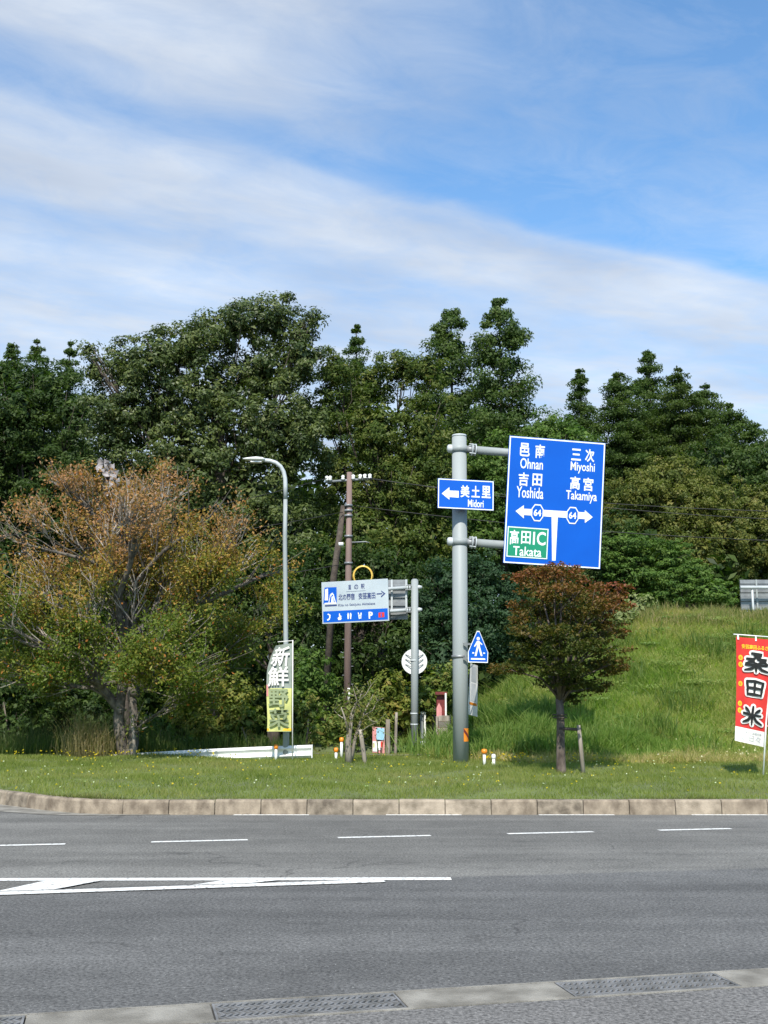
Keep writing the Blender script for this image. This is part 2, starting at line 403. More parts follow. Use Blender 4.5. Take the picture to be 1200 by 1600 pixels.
# pale gutter apron at the foot of the curved kerb
m = MB(); xs = np.linspace(-14, -2.9, 40); inn = []; out = []
for X in xs:
    w = .95 * float(smooth((-X - 2.9) / 3.2)) ; d = w * .75
    inn.append((X + .03, float(Yk(X)) + .02, .005)); out.append((X - d * .25, float(Yk(X)) - d * .9 - .04, .005))
for k in range(len(xs) - 1): m.quad(out[k], out[k + 1], inn[k + 1], inn[k])
m.build('gutter_apron', M['concrete'], road)

kerb = empty('kerb', kind='structure')
Xs = np.linspace(-30, 34, 6400); Ys = Yk(Xs); seg = np.hypot(np.diff(Xs), np.diff(Ys)); cum = np.concatenate([[0], np.cumsum(seg)])
i0 = float(np.interp(float(gnd(913, 1273.5).x), Xs, cum)); L = .6
L = (float(np.interp(float(gnd(1130, 1273.5).x), Xs, cum)) - i0) / 3
k0 = -int(i0 / L)
km = [M['kerbc'], M['kerbc2'], M['kerbc3']]
for k in range(k0, int((cum[-1] - i0) / L)):
    s0, s1 = i0 + k * L + .004, i0 + (k + 1) * L - .004
    if s0 < 0: continue
    p0 = Vector((np.interp(s0, cum, Xs), np.interp(s0, cum, Ys), 0)); p1 = Vector((np.interp(s1, cum, Xs), np.interp(s1, cum, Ys), 0))
    d = (p1 - p0); ln = d.length; d.normalize(); n = Vector((-d.y, d.x, 0))
    tz = rnd.uniform(-.004, .004); ty = rnd.uniform(-.004, .004)
    m = MB(); pr = [(0, -.05), (.022, .165), (.042, .19), (.165, .19), (.165, -.05)]
    v0 = [p0 + n * (q + ty) + Vector((0, 0, z + tz)) for q, z in pr]; v1 = [p1 + n * (q + ty) + Vector((0, 0, z + tz)) for q, z in pr]
    m.v = [tuple(v) for v in v0 + v1]; c5 = 5
    m.f = [(j, j + c5, (j + 1) % 5 + c5, (j + 1) % 5)[::-1] for j in range(5)] + [(0, 1, 2, 3, 4)[::-1], (5, 6, 7, 8, 9)]
    m.f = [f[::-1] for f in m.f]
    m.build('kerb_stone', km[rnd.choice((0, 0, 1, 1, 2))], kerb, bevel=.006)
# side road patch behind the lawn
m = MB(); pa = []
for (X, Y) in ((-1.6, 25.7), (2.1, 25.3), (2.4, 29), (1.2, 34), (-2.2, 34), (-2.6, 28)): pa.append((X, Y))
xs = np.linspace(-2.4, 2.2, 24); ys = np.linspace(25.4, 34, 30)
X2, Y2 = np.meshgrid(xs, ys, indexing='ij'); Z2 = hgt(X2, Y2) + .02
m.v = list(zip(X2.ravel().tolist(), Y2.ravel().tolist(), Z2.ravel().tolist()))
m.f = [(i * 30 + j, (i + 1) * 30 + j, (i + 1) * 30 + j + 1, i * 30 + j + 1) for i in range(23) for j in range(29)]
tag(m.build('path', M['path'], None, True), kind='structure')

# ------------------------------------------------------------------ foliage builders
rng = np.random.default_rng(11)
def mesh_from(name, verts, nper, cols, m, parent=None):
    """verts (N,nper,3), one face per row; cols (N,3)"""
    n = len(verts); me = bpy.data.meshes.new(name)
    me.vertices.add(n * nper); me.vertices.foreach_set('co', verts.astype(np.float32).ravel())
    me.loops.add(n * nper); me.loops.foreach_set('vertex_index', np.arange(n * nper, dtype=np.int32))
    me.polygons.add(n); me.polygons.foreach_set('loop_start', np.arange(0, n * nper, nper, dtype=np.int32))
    try: me.polygons.foreach_set('loop_total', np.full(n, nper, dtype=np.int32))
    except Exception: pass
    me.update(calc_edges=True)
    ca = me.color_attributes.new('col', 'FLOAT_COLOR', 'POINT')
    cc_ = np.ones((n, nper, 4), np.float32); cc_[:, :, :3] = cols[:, None, :]
    ca.data.foreach_set('color', cc_.ravel())
    me.materials.append(m)
    o = bpy.data.objects.new(name, me); C.objects.link(o)
    if parent: o.parent = parent
    return o
def unit(v): return v / (np.linalg.norm(v, axis=-1, keepdims=True) + 1e-9)
def leafquads(P, L, Wd, up=.5, out=None, K=1.):
    n = len(P); nr = unit(rng.normal(size=(n, 3)))
    if out is not None: nr = nr * .62 + out
    nr[:, 2] += up; nr = unit(nr)
    t = unit(np.cross(nr, rng.normal(size=(n, 3)))); b = np.cross(nr, t)
    K = np.asarray(K).reshape(-1, 1); l = (L * K * rng.uniform(.65, 1.3, (n, 1))); w = (Wd * K * rng.uniform(.65, 1.3, (n, 1)))
    fold = nr * w * .18
    return np.stack([P + t * l / 2, P + b * w / 2 + fold, P - t * l / 2, P - b * w / 2 + fold], 1)
def leaftris(P, L, Wd, up=.5, out=None, K=1.):
    q = leafquads(P, L, Wd, up, out, K); return np.stack([q[:, 0] + (q[:, 1] - q[:, 3]) * .28, q[:, 2], q[:, 3]], 1)
def pick(pal, n, mixv=None):
    pal = np.array(pal); i = rng.random(n) if mixv is None else mixv
    k = np.clip(i * (len(pal) - 1), 0, len(pal) - 1.001); a_ = k.astype(int); f = (k - a_)[:, None]
    return pal[a_] * (1 - f) + pal[a_ + 1] * f
def lobe_points(lobes, density, clump, fill=.22, flat=.65):
    """lobes (x,y,z,rx,ry,rz); returns points, a 0..1 value shared by each clump, outward dirs, leaf scale"""
    P, Q, O, K = [], [], [], []
    for (x, y, z, rx, ry, rz) in lobes:
        c = np.array([x, y, z]); r = np.array([rx, ry, rz])
        area = 4 * math.pi * ((rx * ry) ** 1.6 / 3 + (rx * rz) ** 1.6 / 3 + (ry * rz) ** 1.6 / 3) ** (1 / 1.6)
        nl = max(30, int(area * density)); nc = max(6, int(area / (clump * clump * 1.9)))
        dr = unit(rng.normal(size=(nc, 3))); rad = rng.uniform(.58, 1.1, (nc, 1))
        cen = c + dr * r * rad; tone = rng.random(nc); cs = rng.uniform(.7, 1.3, nc)
        k = rng.integers(0, nc, nl); ud = unit(rng.normal(size=(nl, 3))); off = ud * (rng.random((nl, 1)) ** .5) * clump * .72 * cs[k][:, None]; off[:, 2] *= flat
        P.append(cen[k] + off); Q.append(np.clip(tone[k] * .6 + rng.random(nl) * .4, 0, 1)); O.append(unit(dr[k] * .45 + ud)); K.append(np.ones(nl))
        nf = int(nl * fill); d2 = unit(rng.normal(size=(nf, 3)))
        P.append(c + d2 * r * rng.uniform(.05, .68, (nf, 1))); Q.append(rng.random(nf)); O.append(d2); K.append(np.full(nf, 1.9))
    return np.concatenate(P), np.concatenate(Q), np.concatenate(O), np.concatenate(K)

PAL = {
 'oak': [(.022, .038, .010), (.048, .072, .018), (.092, .120, .032), (.14, .16, .055)],
 'dark': [(.018, .038, .009), (.040, .072, .016), (.082, .120, .028)],
 'olive': [(.028, .052, .010), (.055, .088, .016), (.100, .130, .026), (.14, .145, .036)],
 'fresh': [(.042, .086, .017), (.078, .14, .027), (.13, .195, .042)],
 'bluish': [(.024, .052, .022), (.038, .078, .033), (.060, .105, .048)],
 'conifer': [(.028, .052, .014), (.056, .094, .021), (.10, .14, .034)],
 'conifer_ol': [(.032, .056, .012), (.056, .086, .018), (.095, .122, .026)],
 'yellowgreen': [(.080, .115, .020), (.135, .17, .030), (.20, .21, .042), (.26, .19, .046)],
 'shrub': [(.050, .088, .017), (.090, .14, .027), (.155, .195, .040), (.21, .17, .05)],
 'olive_lt': [(.050, .070, .015), (.092, .115, .024), (.145, .155, .034), (.18, .165, .045)],
 'grey': [(.11, .14, .05), (.18, .22, .08), (.28, .30, .14)],
}

def px_lobes(L_, Y, depth=.85):
    out = []
    for l in L_:
        x, y, rx, ry = l[:4]; dy = l[4] if len(l) > 4 else rng.uniform(-.6, .6)
        p = at(x, y, Y + dy); k = (Y + dy) / FPX
        out.append((p.x, p.y, p.z, rx * k, max(rx, ry) * k * depth, ry * k))
    return out

def tree(name, label, px, Y, lobes, pal, leafsize=.2, density=60, clump=.55, barkm='dark_bark', trunk_r=.22, cat='tree', group=None,
         m='leaf', up=.45, limbs=True, fill=.22, aspect=.5, base_z=None, flat=.65):
    if group is None and cat == 'tree': group = 'broad trees of the wood'
    bx = at(px, 1085, Y).x; bz = float(hgt(bx, Y)) if base_z is None else base_z
    t = empty(name, (bx, Y, bz), label=label, cat=cat, group=group)
    LB = px_lobes(lobes, Y)
    if Y >= 36: density *= 1.9; leafsize *= .80
    P, Q, O, K = lobe_points(LB, density, clump, fill, flat)
    # keep leaves above the ground
    gz = hgt(P[:, 0], P[:, 1]); k = P[:, 2] > gz + .03; P, Q, O, K = P[k], Q[k], O[k], K[k]
    far = Y >= 36; Vv = (leaftris if far else leafquads)(P, leafsize, leafsize * aspect * (1.5 if far else 1), up, O, K)
    Vv -= np.array([bx, Y, bz])
    mesh_from('crown', Vv, 3 if far else 4, pick(PAL[pal], len(P), Q), M[m], t)
    mb = MB(); org = Vector((bx, Y, bz))
    topz = max(l[2] for l in LB); cx = sum(l[0] for l in LB) / len(LB)
    h = max(.4, topz - bz)
    sp = [Vector((0, 0, -.15))] + [Vector(((cx - bx) * f * f + rnd.uniform(-.04, .04) * h * .3, rnd.uniform(-.03, .03) * h * .3, h * f)) for f in (.1, .25, .45, .65, .85)]
    mb.tube(sp, [trunk_r * 1.25, trunk_r, trunk_r * .85, trunk_r * .7, trunk_r * .5, trunk_r * .2], 8)
    if limbs:
        for l in LB:
            e_ = Vector(l[:3]) - org; f = min(.8, max(.12, (e_.z / h) * .55)); k = f * 5
            s0 = Vector(((cx - bx) * f * f, 0, h * f)); mid = s0.lerp(e_, .5) + Vector((0, 0, -.06 * h * .3))
            rr = min(.09, trunk_r * .32) * (1 - f * .5)
            mb.tube([s0, mid, e_], [rr, rr * .7, rr * .25], 5)
            for q in range(4):
                d = Vector(rng.normal(size=3)); d.normalize()
                e2 = e_ + Vector((d.x * l[3], d.y * l[4], abs(d.z) * l[5])) * .8
                mb.tube([mid.lerp(e_, .5), mid.lerp(e2, .6), e2], [rr * .4, rr * .28, rr * .1], 4)
    mb.build('trunk', M[barkm], t, True)
    return t

def conifer(label, px, Y, top, bot, rpx, pal='conifer', lean=0, leafsize=.16, density=1.0, gap=.0, group=None, shape=.75, name='conifer_tree', seed=0, lump=.20, spread_=.22, tip=.22, cone=True):
    """top, bot: picture heights where the foliage starts and ends, rpx its half width at the bottom"""
    r_ = np.random.default_rng(seed + 100)
    bx = at(px, bot, Y).x; bz = float(hgt(bx, Y)); zt = at(px, top, Y).z; zb = max(bz + .3, at(px, bot, Y).z); R = rpx * 1.28 * Y / FPX
    t = empty(name, (bx, Y, bz), label=label, cat='tree', group=group or g_con)
    H = zt - zb; P = []; Q = []; O = []
    mb = MB(); mb.tube([(0, 0, -.1), (lean * .4, 0, (zt - bz) * .5), (lean, 0, zt - bz - .15)], [.17, .10, .02], 8)
    nlev = int(H / (.36 if cone else .42))
    for i in range(nlev):
        f = ((i + r_.uniform(.1, .9)) / nlev) ** 1.18                      # 0 top .. 1 bottom
        z = zt - f * H; rad = R * (f ** shape) * (1 + spread_ * r_.uniform(-1, .5)) + .06
        nb = 5 + int(rad * 2.6)
        na = int(46 * density * (.3 + 2.0 * f)); ra = min(.7, .03 + rad * .38); ud = unit(r_.normal(size=(na, 3)))
        P.append(np.array([lean * (1 - f), 0, z - bz]) + ud * (r_.random((na, 1)) ** .5) * np.array([ra, ra, .30])); Q.append(r_.random(na) * .7); O.append(unit(ud + np.array([0, 0, .3])))
        for j in range(nb):
            if r_.random() < gap * min(1, f * 4): continue
            a_ = r_.uniform(0, 2 * math.pi); rr = rad * r_.uniform(.7, 1.12)
            dx, dy = math.cos(a_), math.sin(a_)
            if cone:                             # layered drooping sprays
                nl = int((34 + 150 * rr) * density); u = r_.random(nl) ** .62; th = (.07 + .30 * np.sin(np.clip(u, 0, 1) * 2.6)) * (.22 + .78 * min(1, rr * 1.1))
                q = unit(r_.normal(size=(nl, 3))) * (r_.random((nl, 1)) ** .5) * th[:, None] * 1.25
                q[:, 0] += dx * rr * u; q[:, 1] += dy * rr * u; q[:, 2] = q[:, 2] * .7 + (z - bz) - .42 * rr * u + .22 * rr * u ** 3 + .06
                q[:, 0] += lean * (1 - f); P.append(q); Q.append(np.full(nl, r_.random() * .5) + r_.random(nl) * .5); O.append(unit(r_.normal(size=(nl, 3)) * .6 + np.array([dx * .4, dy * .4, .6])))
                continue
            ns = max(1, int(round(rr / (lump * 2.2))))
            for s in range(ns):
                u = (s + 1) / ns
                if u < .2 and ns > 3: continue
                cpos = np.array([dx * rr * u + lean * (1 - f), dy * rr * u, z - bz + .25 * rr * u * u - .12 * rr + r_.uniform(-.12, .12)])
                sc = (lump + lump * .75 * r_.random()) * min(1, tip * .7 + f * 2.2); nl = int(95 * density * min(1, (sc / lump) ** 1.5))
                ud = unit(r_.normal(size=(nl, 3))); q = ud * (r_.random((nl, 1)) ** .45) * np.array([sc, sc, sc * .8]) * 1.25
                P.append(cpos + q); Q.append(np.full(nl, r_.random() * .55) + r_.random(nl) * .45); O.append(unit(ud + np.array([dx * .3, dy * .3, .3])))
            if rr > .8: mb.tube([(lean * (1 - f), 0, z - bz - .15 * rr), (dx * rr * .9 + lean * (1 - f), dy * rr * .9, z - bz + .04 * rr)], [.035, .012], 4)
    P = np.concatenate(P); Q = np.concatenate(Q); O = np.concatenate(O)
    Vv = leaftris(P, leafsize * .86, leafsize * .66, .15, O)
    mesh_from('crown', Vv, 3, pick(PAL[pal], len(P), Q), M['leaf'], t)
    mb.build('trunk', M['dark_bark'], t, True)
    return t

# ------------------------------------------------------------------ the wood behind
g_con = 'tall conifers on the skyline'
conifer('small conifer tip at the far left edge of the skyline', 8, 52, 536, 760, 56, 'conifer', seed=1, gap=.15)
conifer('pale pointed conifer top above the left broadleaf tree, second from the left edge', 48, 53, 534, 740, 54, 'conifer', seed=2, gap=.15)
conifer('conifer top just left of the big oak crown', 100, 54, 536, 740, 50, 'conifer', seed=3, gap=.2)
tree('broadleaf_tree', 'round dark green broadleaf tree behind the left end of the cherry crown', 50, 44,
     [(25, 640, 60, 62), (75, 612, 55, 48), (115, 650, 38, 52), (40, 720, 75, 70), (110, 740, 60, 70), (-30, 690, 60, 90), (60, 800, 90, 70), (-60, 780, 60, 90), (0, 590, 30, 30)],
     'dark', .19, 85, .6, trunk_r=.3)
tree('oak_tree', 'huge dark evergreen oak with the highest crown, behind the street lamp', 340, 40,
     [(372, 508, 66, 44), (430, 505, 48, 46), (300, 545, 62, 52), (245, 560, 62, 58), (195, 580, 50, 54), (470, 560, 42, 50), (410, 585, 70, 60),
      (330, 620, 85, 70), (240, 650, 80, 75), (175, 660, 42, 66), (420, 670, 85, 72), (300, 720, 95, 75), (200, 740, 70, 65), (390, 770, 90, 80), (470, 690, 52, 70),
      (488, 502, 18, 15), (470, 525, 22, 18), (137, 545, 14, 14), (150, 575, 14, 22), (260, 820, 100, 70), (340, 860, 100, 70), (440, 840, 70, 80)],
     'oak', .185, 100, .58, trunk_r=.42, m='gloss', fill=.16)
conifer('thin conifer tip rising between the oak and the twin tall conifers', 556, 52, 508, 720, 56, 'conifer', seed=5, gap=.12, shape=.9)
tree('broadleaf_tree', 'olive brown-tinged broadleaf tree above the wooden utility pole', 590, 42,
     [(520, 580, 42, 40), (575, 600, 52, 44), (630, 580, 46, 36), (668, 580, 34, 40), (510, 650, 50, 55), (590, 670, 75, 66), (665, 670, 50, 66), (540, 750, 70, 66), (630, 760, 75, 70),
      (690, 750, 40, 70), (575, 840, 90, 60), (665, 840, 60, 60)],
     'olive', .17, 92, .5, trunk_r=.3)
conifer('tall lumpy conifer, the left one of the twin conifers above the grey sign pole', 708, 50, 483, 800, 46, 'conifer', seed=6, gap=.14, shape=.42, leafsize=.18, density=1.5, cone=False, lump=.27, spread_=.40, tip=.6)
conifer('tallest lumpy conifer with wide ragged branches, right of its twin above the sign pole', 787, 48, 467, 800, 64, 'conifer', seed=17, gap=.18, shape=.60, leafsize=.18, density=1.6, cone=False, lump=.28, spread_=.45, tip=.55, lean=-.05)
tree('broadleaf_tree', 'low bright green broadleaf tree filling the gap right of the tallest conifer', 865, 46,
     [(862, 672, 40, 34), (895, 690, 40, 44), (840, 710, 40, 50), (880, 760, 60, 60), (790, 730, 60, 60), (740, 740, 50, 70), (820, 810, 80, 60), (740, 820, 60, 60), (900, 840, 60, 60)],
     'fresh', .17, 95, .48, trunk_r=.25)
conifer('pointed conifer above the top edge of the large blue sign', 912, 58, 576, 800, 52, 'conifer', seed=8, gap=.05, shape=.72)
conifer('bushy conifer between the pointed conifer above the sign and the highest one on the right', 974, 56, 583, 800, 66, 'conifer', seed=9, gap=.0, shape=.55)
conifer('highest conifer on the right side of the skyline', 1023, 59, 547, 800, 66, 'conifer', seed=10, gap=.03, shape=.68)
conifer('broad olive conifer just right of the highest one on the right', 1068, 55, 578, 800, 72, 'conifer_ol', seed=11, gap=.0, shape=.58)
conifer('green conifer on the descending skyline above the olive maple wood', 1112, 56, 604, 820, 72, 'conifer', seed=12, gap=.0, shape=.58)
conifer('dark conifer low on the right skyline', 1148, 54, 634, 840, 66, 'conifer', seed=13, gap=.05, shape=.5)
conifer('rightmost conifer at the right edge of the photo', 1190, 53, 662, 860, 64, 'conifer', seed=14, gap=.05, shape=.5)
tree('broadleaf_tree', 'broad olive green deciduous tree right of the large blue sign', 1045, 43,
     [(1050, 745, 62, 42), (1000, 770, 50, 44), (1100, 775, 55, 46), (1050, 800, 85, 50), (970, 820, 50, 44), (1130, 835, 70, 50), (1060, 860, 80, 44), (1190, 850, 60, 60), (1180, 790, 40, 40)],
     'olive_lt', .15, 115, .42, trunk_r=.2)
tree('evergreen_tree', 'dark evergreen tree at the right edge behind the metal fence', 1180, 48,
     [(1165, 760, 60, 60), (1200, 730, 50, 50), (1120, 720, 45, 45), (1210, 820, 60, 70), (1150, 820, 60, 50), (1260, 780, 70, 90), (1180, 900, 70, 50), (1260, 890, 70, 60), (1320, 830, 60, 110)],
     'dark', .21, 42, .55, trunk_r=.3)
tree('silk_tree', 'fresh green feathery tree low on the bank, right of the large sign', 1000, 39.5,
     [(985, 850, 50, 26), (1040, 870, 55, 26), (960, 880, 36, 24), (1000, 900, 55, 24)], 'fresh', .13, 150, .32, trunk_r=.09, up=.9, flat=.35)
tree('silk_tree', 'fresh green spreading bush just left of the metal fence', 1080, 38.5,
     [(1070, 905, 60, 30), (1110, 925, 46, 28), (1040, 930, 40, 26)], 'fresh', .13, 150, .32, trunk_r=.08, up=.9, flat=.35, cat='bush')
tree('shrub', 'pale yellow green shrub at the crest of the bank beside the red-leaved maple', 1000, 33,
     [(1000, 948, 30, 20), (975, 965, 26, 20)], 'grey', .12, 130, .25, trunk_r=.03, cat='shrub')
tree('evergreen_tree', 'dark evergreen thicket tree behind the red-leaved maple', 900, 40,
     [(890, 900, 60, 50), (940, 920, 50, 50), (850, 940, 60, 60), (900, 980, 60, 50), (960, 850, 50, 50)], 'dark', .17, 85, .5, trunk_r=.2)
tree('evergreen_tree', 'round bluish dark evergreen bush tree behind the grey sign pole', 715, 36,
     [(700, 905, 50, 42), (755, 905, 45, 42), (680, 950, 45, 50), (740, 965, 58, 55), (790, 950, 40, 50), (700, 1020, 60, 45), (770, 1020, 50, 40)],
     'bluish', .15, 120, .42, trunk_r=.14)
tree('evergreen_tree', 'shaded evergreen tree behind the road station sign', 560, 39,
     [(520, 880, 60, 55), (600, 890, 60, 50), (560, 950, 70, 55), (640, 930, 45, 55), (500, 970, 60, 55), (620, 1000, 60, 50), (550, 1040, 60, 50)],
     'dark', .18, 62, .55, trunk_r=.2)
tree('evergreen_tree', 'shaded evergreen tree behind the middle of the street lamp', 430, 37,
     [(400, 900, 60, 55), (460, 930, 50, 60), (400, 990, 65, 55), (330, 960, 60, 60), (470, 1020, 50, 50)], 'dark', .18, 60, .55, trunk_r=.2)
tree('evergreen_tree', 'shaded evergreen tree behind the cherry trunk', 200, 37,
     [(200, 900, 70, 60), (120, 920, 70, 60), (250, 960, 60, 60), (150, 1000, 70, 60), (60, 960, 60, 70)], 'dark', .18, 55, .6, trunk_r=.2)
tree('evergreen_tree', 'shaded evergreen tree behind the left end of the lawn', 0, 36,
     [(0, 900, 60, 60), (-60, 960, 60, 80), (10, 1000, 60, 60), (-110, 1000, 70, 90)], 'dark', .18, 55, .6, trunk_r=.2)
# undergrowth shrubs, front to back
SH = [
 ('yellow green sapling clump behind the guardrail, under the right side of the cherry crown', 330, 30.5, [(320, 1060, 45, 34), (365, 1085, 40, 34), (290, 1100, 36, 36), (340, 1130, 50, 34)], 'yellowgreen'),
 ('leafy shrub just right of the cherry trunk behind the guardrail', 250, 29, [(245, 1150, 28, 18), (275, 1160, 30, 14), (238, 1130, 18, 14)], 'fresh'),
 ('green shrub behind the guardrail left of the green and yellow banner', 390, 29.5, [(385, 1125, 30, 34), (350, 1150, 36, 24), (400, 1160, 30, 16)], 'shrub'),
 ('orange-tinged bush right of the street lamp', 480, 29, [(480, 1110, 28, 34), (500, 1140, 26, 32), (470, 1150, 28, 26)], 'shrub'),
 ('tall green bush left of the wooden utility pole', 485, 32, [(480, 1050, 34, 40), (510, 1080, 26, 34), (470, 1090, 26, 36)], 'fresh'),
 ('bushy shrub behind the dead sapling', 560, 30, [(560, 1110, 36, 36), (590, 1140, 34, 28), (545, 1150, 30, 26)], 'shrub'),
 ('broad shrub between the utility pole and the grey sign post', 615, 31, [(605, 1075, 34, 30), (635, 1085, 30, 34), (590, 1100, 30, 26), (625, 1110, 36, 26), (640, 1130, 30, 20)], 'yellowgreen'),
 ('green shrub right of the grey sign post with the round sign', 675, 31.5, [(680, 1065, 34, 30), (665, 1095, 28, 26), (700, 1090, 28, 36), (715, 1060, 24, 30)], 'shrub'),
 ('low leafy weeds around the foot of the grey sign post', 670, 28, [(640, 1172, 26, 10), (680, 1178, 30, 10), (655, 1180, 30, 8)], 'fresh'),
 ('dark shrub at the left edge behind the lawn', 20, 30, [(0, 1080, 50, 50), (60, 1090, 40, 44), (10, 1140, 50, 36), (-60, 1100, 50, 60)], 'dark'),
 ('shaded bush behind the dry weeds left of the cherry trunk', 120, 31, [(110, 1090, 36, 44), (150, 1110, 30, 40), (90, 1140, 36, 32)], 'dark'),
]
for i, (lb, px, Y, L_, pal) in enumerate(SH):
    tree('shrub', lb, px, Y, L_, pal, .12, 150, .26, trunk_r=.04, cat='shrub', up=.5, barkm='bark', group='shrubs behind the lawn')
# side trees just outside the frame so the wood goes on
tree('broadleaf_tree', 'dark broadleaf tree beyond the left end of the lawn', -190, 40, [(-190, 640, 90, 90), (-160, 760, 90, 90), (-220, 860, 90, 90)], 'dark', .24, 40, .7, trunk_r=.3)
tree('broadleaf_tree', 'dark broadleaf tree farthest right behind the metal fence', 1400, 44, [(1400, 760, 90, 90), (1360, 880, 90, 80), (1430, 900, 90, 90)], 'dark', .24, 40, .7, trunk_r=.3)

# the deep wood, one dense mass nobody could count
n = 46000
X = rng.uniform(-38, 40, n); Yy = rng.uniform(56, 68, n); hm = 12.0 + 1.0 * np.sin(X * .5) + np.sin(X * 1.3 + 1) * .8 - 2.2 * smooth((X - 3) / 5) - 1.6 * smooth((X - 15) / 6)
Z = hgt(X, Yy) + hm * rng.random(n) ** .8
P = np.stack([X, Yy, Z], 1)
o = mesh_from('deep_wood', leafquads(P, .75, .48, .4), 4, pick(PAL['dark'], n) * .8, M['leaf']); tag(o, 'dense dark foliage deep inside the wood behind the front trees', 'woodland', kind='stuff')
n = 24000
X = rng.uniform(-20, 22, n); Yy = rng.uniform(41, 46, n); Z = hgt(X, Yy) + (2.8 + .6 * np.sin(X * .8) + .5 * np.sin(X * 2.1)) * rng.random(n)
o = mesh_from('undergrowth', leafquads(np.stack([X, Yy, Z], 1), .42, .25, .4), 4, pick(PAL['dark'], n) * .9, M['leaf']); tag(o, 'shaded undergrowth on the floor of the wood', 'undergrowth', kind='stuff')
# ------------------------------------------------------------------ cherry tree
CY = 25.2
cb = at(196, 1185, CY); cbz = float(hgt(cb.x, CY)); org = Vector((cb.x, CY, cbz))
cherry = empty('cherry_tree', org, label='large spreading cherry tree with thin orange-brown autumn leaves left of the street lamp', cat='tree')
mb = MB(); twig = MB(); tips = []
def cp(x, y, dy=0): return at(x, y, CY + dy) - org
cen = cp(205, 985); rX, rZ = 272 * CY / FPX, 262 * CY / FPX
def inside(p):
    q = Vector(((p.x - cen.x) / rX, p.y / 3.1, (p.z - cen.z) / rZ))
    if p.z < cen.z: q.z *= 1.7
    return q.length < rndc.uniform(.9, 1.04)
rndc = random.Random(23)
def grow(p, d, ln, r, lev):
    pts = [p]; q = p; dd_ = d.copy()
    for s in range(3):
        dd_ = (dd_ + Vector((rndc.gauss(0, .16), rndc.gauss(0, .16), rndc.gauss(.03, .10)))).normalized()
        q = q + dd_ * ln / 3; pts.append(q)
        if not inside(q): break
    rs = [r * (1 - .55 * i / (len(pts) - 1)) for i in range(len(pts))]
    (mb if lev < 2 else twig).tube(pts, rs, 6 if lev < 2 else 3, cap=False)
    if lev >= 2:
        for pt in pts[1:]: tips.append((pt, dd_))
    if lev >= 3 or not inside(pts[-1]): tips.append((pts[-1], dd_)); return
    nb = (4, 4, 4)[lev]
    for i in range(nb):
        f = rndc.uniform(.3, 1); k = min(len(pts) - 2, int(f * (len(pts) - 1))); pp = pts[k].lerp(pts[k + 1], f * (len(pts) - 1) - k)
        out = Vector((pp.x - cen.x, pp.y, max(.2, pp.z - cen.z + 1.5))).normalized()
        nd_ = (dd_ * .75 + out * .45 + Vector((rndc.gauss(0, .5), rndc.gauss(0, .5), rndc.gauss(.12, .32)))).normalized()
        grow(pp, nd_, ln * rndc.uniform(.5, .78), r * .52, lev + 1)
limbs = [
 ([(190, 1190), (189, 1120), (195, 1050), (197, 980), (194, 920), (186, 870)], [.15, .118, .108, .10, .09, .07], [0, 0, 0, 0, .1, .2]),
 ([(207, 1190), (212, 1130), (208, 1080), (203, 1040)], [.13, .098, .085, .07], [-.05, -.05, 0, 0]),
 ([(194, 1115), (172, 1085), (152, 1055), (135, 1018), (105, 1016), (72, 1012), (30, 1000)], [.11, .10, .095, .085, .07, .05, .03], [0, -.2, -.4, -.6, -.8, -1, -1.2]),
 ([(211, 1085), (222, 1035), (262, 1006), (297, 962), (318, 915), (350, 860)], [.12, .10, .075, .055, .035, .018], [0, -.2, -.4, -.6, -.8, -1]),
 ([(200, 1000), (250, 966), (300, 950), (345, 930), (400, 905), (440, 890)], [.08, .075, .065, .055, .04, .025], [0, .2, .4, .6, .8, 1]),
 ([(196, 940), (172, 895), (130, 872), (80, 862), (20, 845)], [.08, .065, .042, .028, .014], [0, -.3, -.6, -.9, -1.2]),
 ([(190, 900), (196, 850), (240, 800), (262, 750)], [.08, .055, .035, .016], [.1, .3, .5, .7]),
 ([(187, 870), (150, 815), (118, 770), (80, 745)], [.08, .06, .045, .03], [.2, 0, -.2, -.4]),
 ([(198, 935), (240, 870), (300, 825), (350, 790)], [.075, .052, .034, .016], [0, -.4, -.9, -1.3]),
 ([(197, 1010), (190, 940), (205, 880), (215, 820)], [.08, .07, .06, .035], [0, -.7, -1.3, -1.8]),
 ([(197, 1010), (215, 950), (200, 890), (170, 830)], [.08, .07, .06, .035], [0, .8, 1.5, 2.1]),
 ([(196, 1030), (240, 1020), (290, 1040), (340, 1030), (390, 1010)], [.07, .06, .045, .035, .02], [0, .4, .9, 1.2, 1.4]),
 ([(190, 1000), (150, 970), (100, 950), (50, 930), (0, 930)], [.075, .06, .05, .04, .025], [0, .5, 1, 1.4, 1.8]),
 ([(194, 1060), (130, 1075), (80, 1060), (30, 1070), (-20, 1050)], [.06, .05, .04, .03, .02], [0, .5, 1, 1.3, 1.6]),
 ([(200, 1050), (230, 1080), (245, 1060), (300, 1050)], [.05, .04, .03, .02], [0, -.8, -1.4, -1.9]),
]
